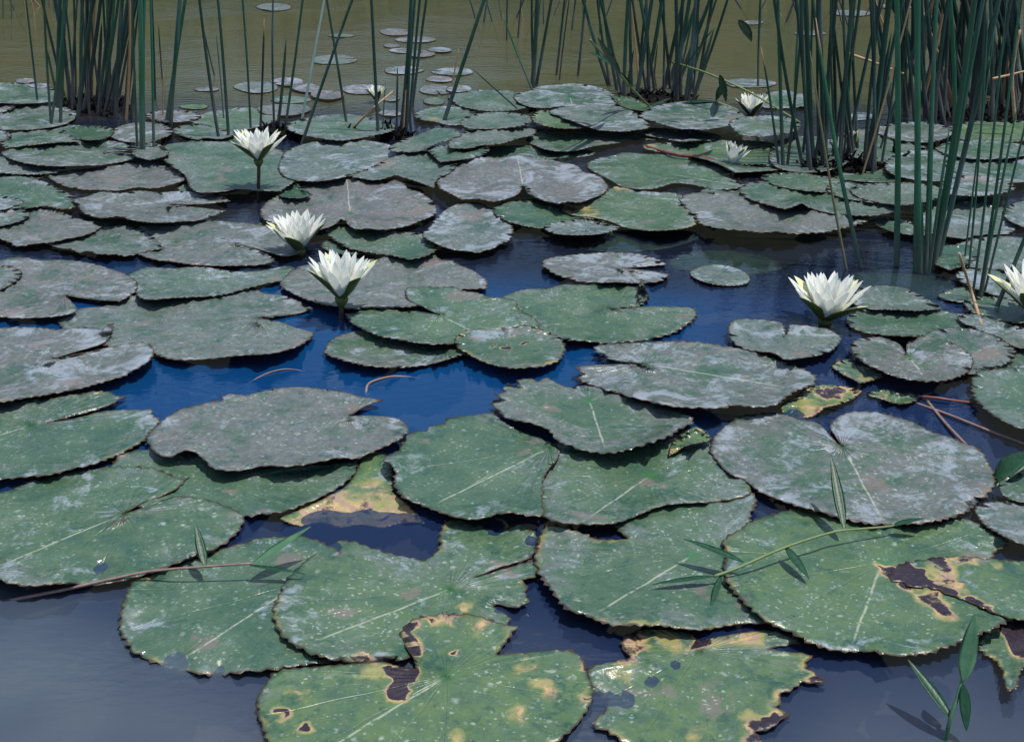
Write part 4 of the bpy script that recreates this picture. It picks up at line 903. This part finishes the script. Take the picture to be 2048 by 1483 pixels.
# behind the right reed clump
pad("pale lily pad seen through the right reed clump, left part", (1600,300), "1540,300 1560,280 1600,272 1650,275 1690,290 1700,320 1660,340 1600,345 1555,335", **A(G2, film=.6))
pad("pale lily pad seen through the right reed clump, behind the small bud", (1740,280), "1660,280 1700,262 1760,258 1820,270 1850,290 1830,315 1780,325 1720,318 1680,300", **A(G2, film=.65))
pad("lily pad with a scalloped pale edge right of the right reed clump", (1850,325), "1770,330 1800,305 1850,298 1910,305 1950,325 1930,350 1880,362 1820,358 1785,348", **A(F1, film=.7, mauve=.1))
pad("lily pad low on the right with a dark front, behind the thin reeds", (1980,330), "1890,325 1930,308 1990,302 2060,312 2100,335 2060,362 1990,365 1930,352", **A(F1, film=.7, mauve=.1))
pad("greyish lily pad behind the thin reeds at right, above the dark gap", (1960,375), "1880,372 1910,355 1960,350 2010,360 2030,375 2000,388 1950,392 1900,388", **A(T1, film=.6))
pad("yellow green lily pad at the right edge under the dense reeds", (1990,258), "1890,262 1920,246 1980,240 2050,242 2100,258 2060,280 1980,284 1920,278", **A(G2, film=.4, yel=.8))
pad("dull lily pad at the right, in front of the yellow green one", (1960,298), "1870,295 1910,282 1970,280 2040,288 2080,302 2030,315 1950,318 1900,310", **A(T1, film=.5))
pad("grey lily pad behind the right clump, touching dark water at its left", (1830,255), "1745,258 1790,246 1850,244 1900,255 1895,275 1850,285 1790,278", **A(F1, film=.7, mauve=.5))
pad("lily pad behind the flower near the right reeds, half hidden", (1560,200), "1490,200 1520,188 1570,180 1610,190 1625,205 1590,215 1530,215", **A(G2, film=.6))
# left top
pad("yellowish lily pad beside the leaning stems, back left", (450,240), "380,242 400,228 440,220 490,215 540,222 560,235 530,250 480,262 445,270 405,262", **A(G2, film=.55, yel=.7, rot=[(400,232,20,.3)]))
pad("mauve lily pad behind the left reeds' pale stems", (340,232), "292,228 315,222 350,220 395,225 400,235 370,243 330,244 300,238", **A(F2, film=.9, mauve=1.0))
pad("small wedge shaped lily pad with a dark underside, right of the pale stems", (395,265), "345,262 360,252 395,249 430,254 470,268 440,279 410,276 395,280 375,275", **A(G2, film=.6))
pad("round dull lily pad right behind the pale left stems", (280,262), "218,271 228,258 245,250 275,245 315,245 340,256 345,266 325,276 295,285 250,283", **A(F2, film=.8, mauve=.6))
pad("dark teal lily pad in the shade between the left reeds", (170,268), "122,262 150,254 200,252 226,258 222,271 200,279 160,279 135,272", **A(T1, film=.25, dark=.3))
pad("teal lily pad above the large smooth oval pad at upper left", (80,280), "0,282 20,268 60,261 120,262 150,275 160,283 100,286 50,292 10,297", **A(T1, film=.45))
pad("pale lily pad at the left edge beside the reeds, behind the teal one", (60,235), "-40,235 0,215 40,209 90,210 140,216 155,228 140,244 120,251 60,259 0,259 -50,252", **A(F1, film=.7, mauve=.4))
pad("small mauve lily pad at the left edge on top of the pale one", (0,215), "-30,205 0,203 20,207 30,214 20,220 0,225 -30,223", **A(F2, mauve=.9))
pad("green lily pad farthest up the left edge, beside thin stems", (40,185), "-40,180 -10,167 40,165 80,170 115,180 130,193 105,203 50,207 0,206 -40,203", **A(G2, film=.6, yel=.2))
pad("small pale lily pad at the left edge under the stem tip", (0,272), "-40,265 0,261 22,268 18,277 0,283 -40,285", **A(F1, mauve=.3))
# fillers glimpsed deep between others
pad("dim lily pad low behind the mauve grey one at left", (300,300), "262,290 300,285 330,295 335,310 300,320 270,312", **A(F1, film=.7, mauve=.5))

# lone pads scattered over the far brown water
FAR = dict(film=.95, mauve=1.0, speck=.1, group='small pads scattered on the far brown water', teeth=.3, lift=.15, wave=.3)
for lab, cx, cy, rx, ry, sl, kw in [
    ("pale far pad alone at the very top, left of centre", 548, 14, 36, 7, None, dict(mauve=.3)),
    ("pale yellowish far pad under the crossing of two leaning stems", 668, 119, 44, 10, 10, dict(mauve=.3, yel=.8)),
    ("wide pale far pad left of the short brown tipped stem", 513, 174, 46, 11, None, dict(mauve=.2)),
    ("mauve far pad just behind the wide pale one", 575, 163, 34, 8, 200, {}),
    ("mauve far pad between the brown tipped stem and the pale bent leaf", 612, 175, 29, 9, None, {}),
    ("mauve far pad touching the shadow left of the small distant flower", 655, 189, 36, 9, 60, {}),
    ("flat oval far pad between the three upright stems, nearest the shore pads", 568, 219, 52, 12, None, dict(mauve=.5)),
    ("yellow green far pad tucked behind the flat oval one", 580, 199, 42, 7, None, dict(mauve=.1, yel=.9, film=.5)),
    ("large mauve far pad beside the small distant flower", 727, 178, 44, 10, 330, {}),
    ("mauve far pad in the top cluster, leftmost and largest", 793, 64, 34, 7, 30, {}),
    ("pinkish far pad in the top cluster, behind two reed stems", 832, 79, 40, 6, None, dict(mauve=1)),
    ("tiny reddish far pad under the top cluster", 783, 91, 17, 4, None, dict(mauve=1, film=.7)),
    ("oval far pad left of the middle pair of the top cluster", 803, 101, 25, 5, None, {}),
    ("far pad in the lowest row of the top cluster", 843, 107, 28, 7, 100, {}),
    ("pale far pad at the right end of the top cluster", 879, 99, 24, 5, None, dict(mauve=.5)),
    ("pale far pad split by the dark upright reed trio", 807, 140, 40, 8, 20, dict(mauve=.5)),
    ("pale green rimmed far pad behind the thick leaning reed", 906, 143, 40, 8, 170, dict(mauve=.2, yel=.6)),
    ("slim far pad left of the orange dry stem", 879, 158, 27, 6, None, {}),
    ("heart shaped far pad left of the thick leaning reed", 872, 179, 34, 10, 280, dict(mauve=.6)),
    ("far pad right of the thick leaning reed", 918, 177, 26, 7, None, dict(mauve=.6)),
    ("small yellowish far pad just above the yellow rimmed pad", 868, 202, 22, 7, None, dict(mauve=.2, yel=.9, film=.5)),
    ("tiny red far pad left of the dark upright reed trio", 782, 196, 18, 6, None, dict(mauve=1, film=.6)),
    ("little mauve far pad below the tiny red one", 780, 226, 24, 6, 200, {}),
    ("tan sliver of a far pad behind the crossed stems", 682, 71, 26, 3.5, None, dict(mauve=.4, yel=1, film=.5)),
    ("purple far pad seen behind the thin stem at far left", 50, 161, 20, 5, None, {}),
    ("purple far pad right of the thin stem at far left", 80, 171, 24, 5, None, {}),
    ("small magenta far pad left of the leaning pair of stems", 413, 178, 24, 4.5, None, dict(mauve=1)),
    ("yellow sliver of a far pad above the yellowish back left pad", 388, 213, 28, 5, None, dict(mauve=0, yel=1, film=.2)),
    ("pale far pad at the top right between reed stems", 1702, 26, 42, 6, None, dict(mauve=.3)),
    ("pale far pad right of the middle reed clump, by the sprig", 1500, 166, 52, 9, None, dict(mauve=.2)),
    ("pale sliver of a far pad behind the right reed clump", 1720, 232, 32, 8, None, dict(mauve=.3)),
    ("far pad hidden deep in the right hand reeds, near the top", 1620, 66, 30, 5, None, {}),
    ("rusty far pad left of the right hand reeds, near the top", 1505, 45, 22, 4, None, dict(mauve=.9)),
    ("far pad with pale rim right of the top right pale one", 1800, 12, 40, 5, None, {}),
]:
    rpad(lab, cx, cy, rx, ry, sl, **{**FAR, **kw})

# leaves sunk a little below the surface
for lab, c, pts, kw in [
    ("green lily leaf sunk under the dark water, left of the small half drowned pad", (1240,480), "1083,462 1120,482 1180,500 1240,503 1330,497 1405,475 1380,462 1300,458 1180,465", {}),
    ("green lily leaf sunk under the water around the small half drowned pad", (1450,520), "1338,522 1370,506 1430,500 1500,506 1550,520 1566,534 1530,545 1480,548 1400,542 1350,536", {}),
    ("mossy lily leaf sunk in front of the tall right hand reeds", (1810,575), "1690,556 1720,542 1780,538 1850,546 1905,562 1928,584 1915,606 1870,612 1800,590 1740,580", dict(yel=.5)),
    ("dark green leaf sunk under the rippled front of the grey left pad", (560,930), "400,915 500,945 620,945 720,925 700,900 560,905", {})]:
    pad(lab, c, pts, z=-0.006, sunk=1, **{**A(T1, film=.0, yel=1.2, speck=.1), 'group': 'lily leaves sunk below the surface', **kw})
pad("small half drowned lily pad in the open dark water, ringed by a thin rim", (1437,548), "1380,548 1390,536 1415,529 1450,530 1485,541 1500,556 1492,567 1455,571 1410,564", **A(F1, film=.75, mauve=.2, lift=.3, speck=.3))
build_pads()
# ================================================================== REEDS
D_, Lt = 0.12, 0.8
reed("thin dark reed stem standing alone at far left", 75,207, 52,8, 6, tone=.2)
reed("thin reed stem in the top left corner, left of the dark clump", 104,250, 93,0, 7, tone=.35)
reed("tall pale footed reed stem on the teal pad left of the dark clump", 123,250, 133,0, 10, tone=.4)
reed("short reed stem leaning between the two left stems", 100,252, 128,0, 7, tone=.5)
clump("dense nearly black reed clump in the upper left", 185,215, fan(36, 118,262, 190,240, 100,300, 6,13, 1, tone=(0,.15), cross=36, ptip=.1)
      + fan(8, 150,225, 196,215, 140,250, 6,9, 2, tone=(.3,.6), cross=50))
clump("bright green reed clump with a straw coloured foot rising from the left pads", 287,310,
      [(285,313,281,0,15,dict(tone=.9)), (290,312,297,0,11,dict(tone=.6)), (307,310,299,0,8,dict(tone=.75)), (277,308,272,0,7,dict(tone=.4)), (281,200,283,120,4,dict(dry=1,tip=True))])
clump("leaning reed clump with pale mauve foot left of the brown water gap", 335,250,
      [(333,250,372,0,11,dict(tone=.75)), (345,256,362,0,8,dict(tone=.3)), (338,255,358,0,9,dict(tone=.6)), (325,235,327,145,5,dict(dry=.9,tip=True)), (325,158,317,48,5,dict(tone=.1,tip=True)), (310,200,303,0,7,dict(tone=.15))])
clump("pair of dark reed stems leaning left, left of the first tall flower", 448,275,
      [(440,280,404,0,9,dict(tone=.15)), (456,277,432,0,8,dict(tone=.25)), (430,150,403,38,5,dict(tone=.1,tip=True)), (447,240,431,60,4,dict(tone=.4,tip=True))])
reed("thin reed stem with a pale blotch behind the first tall flower", 500,265, 481,0, 6, tone=.4)
reed("short dark reed stem with a brown broken tip", 520,262, 528,38, 7, tip=True, tone=.05, drytip=True)
reed("thin dark reed stem between the brown tipped one and the blunt one", 551,258, 550,0, 6, tone=.2)
reed("short thick blunt tipped reed stem", 552,262, 571,76, 9, tip=True, tone=.2)
reed("reed stem with a mauve foot right of the blunt short one", 568,262, 602,0, 7, tone=.3)
reed("pale whitish bent reed leaf standing right of the short stems", 604,238, 648,0, 7, mat=M['paler'], flat=.3)
reed("long dark reed stem leaning right across its neighbour", 600,302, 708,0, 8, tone=.2)
reed("dark reed stem leaning left, crossing the long one", 694,262, 651,0, 7, tone=.15, drytip=False)
reed("straight dark reed stem just right of the small distant flower", 757,280, 743,0, 9, tone=.12)
reed("faint green sprout beside the straight dark stem", 766,275, 772,160, 4, tip=True, tone=.9, flat=.3)
clump("bundle of dark upright reeds left of centre with a mauve foot", 800,262,
      [(793,272,795,130,7,dict(tone=.0,tip=True)), (799,268,816,0,9,dict(tone=.1)), (806,262,828,0,9,dict(tone=.25)), (812,268,822,0,9,dict(tone=.3)), (820,240,841,0,8,dict(tone=.1)), (826,215,856,0,8,dict(tone=.2)), (806,270,812,180,5,dict(dry=.9,tip=True))])
reed("thick blue green reed leaning right with a white blotch", 888,242, 968,0, 11, tone=.35)
reed("orange dry reed leaf behind the thick leaning reed", 903,168, 917,98, 5, tip=True, dry=1, flat=.4)
reed("thin reed leaf lying aslant over the back pads, tip to the upper left", 1044,226, 942,135, 6, tip=True, tone=.4, flat=.4)
reed("thin bright reed leaf leaning left onto the middle pair", 1067,180, 1006,30, 6, tip=True, tone=.8, flat=.4)
clump("pair of thick dark reeds parting in a V above the back pads", 1066,175, [(1064,176,1073,0,13,dict(tone=.2)), (1072,172,1102,0,9,dict(tone=.25)), (1070,174,1068,0,7,dict(tone=.1))])
for lab, a in [("first of the thin dark reed stems between the V pair and the middle clump", (1015,80,1016,0,6)), ("thin dark reed stem with its foot high up behind the V pair", (1036,76,1042,0,6)),
               ("dark reed stem right of the V pair, longer foot", (1112,150,1127,0,7)), ("dark reed stem left of the middle clump", (1155,152,1169,0,7)),
               ("pale thin reed stem between two dark ones right of the V pair", (1120,160,1140,0,4))]:
    reed(lab, *a, tone=.12 if 'dark' in lab else .8)
clump("large middle reed clump with mauve feet above the back pads", 1290,195,
      fan(30, 1218,1400, 168,204, 1200,1425, 6,12, 7, tone=(.02,.45), cross=38, ptip=.2, tipy=(50,150))
      + [(1340,170,1400,0,13,dict(tone=.3)), (1352,178,1420,0,12,dict(tone=.35)), (1330,178,1372,0,11,dict(tone=.15)), (1372,185,1432,0,9,dict(tone=.3)), (1385,185,1398,30,6,dict(tone=.2,tip=True))])
reed("dark reed stem rising between the sprig and the right clump", 1518,174, 1524,0, 7, tone=.15)
reed("brown tipped reed leaf bending left over the oval pad", 1556,342, 1521,95, 7, tip=True, tone=.3, drytip=True)
reed("tall green reed at the left side of the right clump", 1567,342, 1557,0, 11, tone=.45)
reed("thin green reed close to the tall one at the left side of the right clump", 1572,338, 1603,0, 8, tone=.3)
reed("pale reed stem left of the right clump", 1591,285, 1606,0, 7, tone=.8)
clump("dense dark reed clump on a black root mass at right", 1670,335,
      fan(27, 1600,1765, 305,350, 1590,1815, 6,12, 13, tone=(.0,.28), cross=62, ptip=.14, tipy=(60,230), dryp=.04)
      + [(1625,330,1612,0,14,dict(tone=.25)), (1650,325,1668,0,13,dict(tone=.15)), (1681,345,1712,0,12,dict(tone=.2)), (1730,340,1768,0,12,dict(tone=.3)), (1745,335,1815,0,11,dict(tone=.25)), (1722,352,1800,60,7,dict(dry=.8))])
reed("long curved bright reed leaf with an orange tip, rising from the open dark water", 1726,536, 1635,36, 12, tip=True, tone=.85, flat=.35, curve=-.02, drytip=True)
reed("thin olive reed leaf with a straw foot beside the long curved one", 1695,537, 1622,102, 7, tip=True, tone=.5, dry=.35, flat=.5)
reed("straight broad green reed leaf with a pale foot, left of the tall clump", 1791,532, 1786,0, 14, tone=.8, flat=.3)
clump("tall bright green reed clump at right, broad leaves rising from open water", 1850,545,
      [(1830,544,1827,0,15,dict(tone=.85,flat=.4)), (1843,545,1851,0,14,dict(tone=.8,flat=.4)), (1853,545,1877,0,13,dict(tone=.45)), (1862,540,1935,60,15,dict(tone=.55,flat=.5)), (1868,530,1948,100,14,dict(tone=.45)),
       (1872,520,1975,40,13,dict(tone=.3)), (1876,515,1990,0,11,dict(tone=.25)), (1858,548,1900,250,9,dict(tone=.7,flat=.3,tip=True)), (1850,545,1846,400,6,dict(tone=1,tip=True,flat=.4)), (1862,540,1884,0,8,dict(tone=.8))])
reed("broad reed leaf with a bowed head high at right", 1905,300, 1885,10, 12, tone=.9, flat=.35, curve=.03)
clump("slender blue green reeds near the right edge, fanning out low", 1975,610,
      [(1942,600,1985,230,7,dict(tone=.5)), (1955,605,2012,180,8,dict(tone=.55)), (1962,607,2020,300,10,dict(tone=.5,flat=.5)), (1965,600,2048,260,7,dict(tone=.4)), (1988,625,2062,440,12,dict(tone=.35)), (1935,545,1960,210,6,dict(tone=.6)), (1930,520,1978,160,5,dict(tone=.7))])
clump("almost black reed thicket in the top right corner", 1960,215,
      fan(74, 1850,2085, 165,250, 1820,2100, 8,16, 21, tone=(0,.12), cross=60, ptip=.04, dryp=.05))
clump("dark reeds behind the right clump against the brown water", 1830,215, fan(20, 1775,1870, 190,250, 1760,1900, 7,12, 22, tone=(0,.15), cross=45, ptip=.1))
clump("faint far reeds along the top edge left of the middle clump", 1080,60, fan(16, 950,1220, 25,75, 950,1225, 3,6, 31, tone=(.1,.9), cross=14, ptip=0))
clump("faint far reeds along the top edge at right", 1640,50, fan(20, 1480,1900, 12,70, 1480,1900, 4,8, 32, tone=(.05,.5), cross=20, ptip=0, dryp=.2))
clump("faint far reeds in the top left corner", 60,20, fan(10, 0,130, 5,40, -5,130, 4,6, 33, tone=(.1,.8), cross=14, ptip=0))

# root masses: dark broken stubble at the feet of the clumps
def stubble(label, cx, cy, rx, ry, n, seed, hmax=0.05):
    r = random.Random(seed); base = U(cx, cy); vs, fs = [], []
    for i in range(n):
        a = r.uniform(0, 6.28); q = math.sqrt(r.random()); p = U(cx + rx*q*math.cos(a), cy + ry*q*math.sin(a)) - base
        h = r.uniform(0.3, 1) * hmax * (1.1 - q*0.7); t = Vector((r.uniform(-.03, .03), r.uniform(-.03, .03), 0))
        v, f = ribbon_tube([p + Vector((0, 0, -0.03)), p + t*0.5 + Vector((0, 0, h*0.5)), p + t + Vector((0, 0, h))], [0.007, 0.006, 0.002], 5)
        k = len(vs); vs += v; fs += [tuple(x + k for x in ff) for ff in f]
    m, k = 22, len(vs)                       # the matted crown the stubs grow from
    rings = [(1.0, -0.01), (0.8, 0.012), (0.5, 0.02), (0.0, 0.026)]
    for q, z in rings:
        for i in range(m):
            a = i / m * 2 * math.pi; w = 1 + r.uniform(-.14, .14)
            p = U(cx + rx*q*w*math.cos(a), cy + ry*q*w*math.sin(a)) - base; vs.append(p + Vector((0, 0, z * 0.6 - 0.004 + r.uniform(-.003, .003))))
    for j in range(len(rings)-1):
        for i in range(m):
            b = k + j*m; fs.append((b+i, b+(i+1) % m, b+m+(i+1) % m, b+m+i))
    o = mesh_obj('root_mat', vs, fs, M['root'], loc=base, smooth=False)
    tag(o, label, 'roots', 'dark root mats under the reeds')
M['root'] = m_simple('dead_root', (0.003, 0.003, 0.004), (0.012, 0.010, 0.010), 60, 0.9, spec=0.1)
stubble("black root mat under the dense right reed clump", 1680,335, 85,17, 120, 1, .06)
stubble("black root mat under the dark upper left clump", 190,215, 72,20, 90, 2, .05)
stubble("black broken roots under the short stems behind the first tall flower", 560,268, 46,14, 50, 3, .05)
stubble("dark root tuft where the two stems cross left of the small flower's pad", 694,272, 16,9, 20, 4, .05)
stubble("dark root mat under the upright reed bundle left of centre", 782,272, 36,10, 40, 5, .06)
stubble("dark roots at the foot of the middle reed clump", 1310,196, 78,11, 60, 6, .04)
stubble("dark roots in the top right thicket", 1960,232, 100,18, 80, 7, .05)
stubble("small dark rotten stub between the right clump and the tall reeds", 1797,318, 9,10, 10, 8, .08)
stubble("dark root crumbs under the flower with a red stalk", 1510,338, 40,9, 24, 9, .02)

# ================================================================== FLOWERS
flower("tall white water lily at left standing high on a long dark stalk", 517,322, 398, .103, lean=(.02,0), open_=1.05, seed=1, rot=.3, sepopen=.9, nsep=4)
flower("white water lily leaning left with long petals, low over blue water", 600,503, 510, .108, lean=(-.06,.05), open_=.9, npet=(14,12,10), seed=2, rot=.9, sepopen=1.0)
flower("white water lily with open green sepals above the oval pad, left of centre", 683,598, 642, .115, lean=(.08,0), open_=.88, seed=3, rot=0.1, sepopen=1.0)
flower("large white water lily resting on the water at right, one sepal spread", 1650,642, 648, .122, lean=(.02,0), open_=1.0, seed=4, rot=.2, sepopen=1.05)
flower("white water lily cut off by the right edge of the picture", 2068,628, 645, .13, lean=(-.1,0), open_=.85, seed=5, rot=.5, sepopen=1.1)
flower("small ball shaped white water lily on a red stalk, right of centre back", 1462,331, 335, .075, lean=(.25,0), open_=.78, npet=(12,11,9), narrow=.72, seed=6, sepopen=.7)
flower("small white water lily half closed near the right reeds", 1502,234, 240, .090, lean=(.0,0), open_=.88, npet=(8,7,5), narrow=1.0, seed=7, sepopen=.95)
flower("tiny distant white water lily among the left stems", 753,203, 206, .062, lean=(0,0), open_=.7, npet=(6,5,5), narrow=1.15, seed=8)
flower("white water lily bud barely showing between the right hand reeds", 1704,302, 312, .07, lean=(-.15,0), open_=.45, npet=(5,5,4), narrow=1.2, seed=9)
st = stemline('flower_stalk', [U(1290,292,.012), U(1355,310,.016), U(1400,313,.02), U(1430,322,.016), U(1447,334,.004)], .005, .006, M['redstalk'])
tag(st, "red bare flower stalk lying over pads toward the ball shaped lily", 'stalk')
st = stemline('leaf_stalk', [U(1836,792,.006), U(1870,795,.010), U(1905,800,.008), U(1950,806,.0)], .0028, .0024, M['redstalk'])
tag(st, "pink red leaf stalk running right from the small green floating leaf", 'stalk')

# ================================================================== GRASS AND STRAWS
def sprig(label, line, leaves, r0=.0026, r1=.0016, mat='stemg', group='grass runners lying over the pads'):
    base = U(*line[0]); root = empty('grass_runner', base); tag(root, label, 'grass', group)
    stemline('stem', [U(*p) for p in line], r0, r1, M[mat], root)
    for (b, t, w, m) in leaves:
        lance(U(*b), U(*t), w, M[m], root, 'leaf')
    return root
sprig("green grass runner with seven leaves lying over the pads at lower right",
      [(1428,1152,.024), (1480,1133,.030), (1570,1094,.038), (1660,1065,.042), (1700,1059,.042), (1770,1053,.034), (1800,1048,.03)],
      [((1487,1124,.036), (1368,1077,.055), .018, 'grass'), ((1428,1152,.024), (1305,1168,.02), .013, 'grass'),
       ((1688,1056,.040), (1662,912,.115), .019, 'grass'), ((1570,1092,.036), (1618,1157,.02), .016, 'grass'),
       ((1785,1050,.032), (1848,1036,.045), .014, 'grass'), ((1442,1150,.022), (1422,1210,.010), .010, 'grass')])
sprig("dry mauve grass stem with three green leaves reaching in from the lower left",
      [(-60,1218,-.02), (0,1205,-.006), (70,1190,.004), (130,1178,.010), (220,1158,.018), (300,1142,.024), (400,1133,.030), (505,1126,.034)],
      [((410,1133,.030), (391,1048,.075), .016, 'grass'), ((508,1127,.034), (622,1052,.070), .020, 'grassp'),
       ((500,1130,.032), (610,1147,.020), .010, 'grass')], r0=.0035, r1=.0018, mat='stempurple')
sprig("upright grass shoot with four leaves rising from the lower right water",
      [(1888,1500,-.02), (1900,1440,.03), (1916,1390,.06), (1928,1345,.085)],
      [((1905,1440,.03), (1816,1318,.075), .018, 'grass'), ((1926,1368,.075), (1933,1462,.02), .016, 'grass'), ((1927,1360,.08), (1950,1228,.16), .024, 'grassp')], r0=.0030, r1=.0024, mat='grassp')
sprig("grass runner reaching over the water left of the small right flower, with dark leaves",
      [(1345,125,.10), (1410,145,.16), (1500,185,.12), (1600,245,.05)],
      [((1425,60,.35), (1360,150,.2), .03, 'grass'), ((1480,40,.45), (1503,84,.35), .035, 'grass'), ((1440,150,.2), (1452,205,.1), .03, 'grass')], r0=.004, r1=.003)
sprig("leafy sprig at the foot of the middle clump with arching leaves",
      [(1300,214,.01), (1262,175,.12), (1225,130,.24), (1180,80,.38)],
      [((1225,132,.24), (1180,105,.28), .045, 'grass'), ((1262,175,.12), (1232,138,.2), .03, 'grass'), ((1300,214,.01), (1342,196,.03), .022, 'grass'), ((1240,150,.2), (1195,75,.4), .03, 'grass')], r0=.004, r1=.003)
sprig("green sprig spreading low beside the small half closed flower",
      [(1500,236,.01), (1470,218,.03), (1430,203,.05)],
      [((1430,203,.05), (1362,206,.05), .035, 'grass'), ((1445,208,.05), (1388,232,.02), .03, 'grass'), ((1450,165,.16), (1432,202,.04), .03, 'grass')], r0=.004, r1=.003)
cl = lance(U(1995,972,.01), U(2075,905,.05), .05, M['grass'], None, 'curled_leaf', fold=.9)
tag(cl, "curled dark green leaf with a yellow edge at the right margin", 'leaf')
def straw(label, pts, r0, r1, mat='straw'):
    o = stemline('dry_straw', pts, r0, r1, M[mat]); tag(o, label, 'straw', 'dry straws fallen among the pads'); return o
straw("pale dry straw slanting down between the thin reeds at right", [U(1969,668,.01), V(1945,590,3.05), V(1918,506,3.0)], .0045, .003)
straw("thin brown twig leaning from the crossed stems toward the tiny flower", [U(698,264,.01), V(745,218,4.55), V(787,182,4.6)], .0045, .003)
straw("brown straw running down right across the reflections at right", [U(1853,800,.0), U(1890,845,.004), U(1925,882,.006), U(1990,950,.002)], .003, .003, 'stempurple')
straw("long pinkish straw crossing the water to the right edge", [U(1832,806,.0), U(1900,830,.004), U(1980,862,.004), U(2070,895,.004)], .0028, .003, 'stempurple')
straw("thin straw at right lying across the grey cut off pad", [U(1940,1012,.010), U(2000,1018,.016), U(2075,1022,.016)], .0022, .0022)
straw("half sunk curved stalk showing as an arc in the blue water", [U(732,790,-.004), U(735,770,.002), U(752,760,.003), U(790,752,.001), U(840,756,-.003)], .0030, .0016, 'stempurple')
straw("faint thin arc of a sunken stalk, left one in the blue water", [U(495,768,-.003), U(530,748,.001), U(570,738,.002), U(610,742,-.002)], .0016, .0012, 'stempurple')
straw("broken reed leaf arching flat among the right clump", [V(1690,105,4.5), V(1740,122,4.5), V(1808,148,4.4)], .005, .003)
straw("orange brown withered reed leaf in the top right thicket", [V(2030,240,4.6), V(2025,150,4.6), V(2040,60,4.6)], .006, .004)
straw("withered brown stem crossing the top right thicket", [V(1985,158,4.7), V(2020,150,4.7), V(2060,140,4.7)], .005, .003)
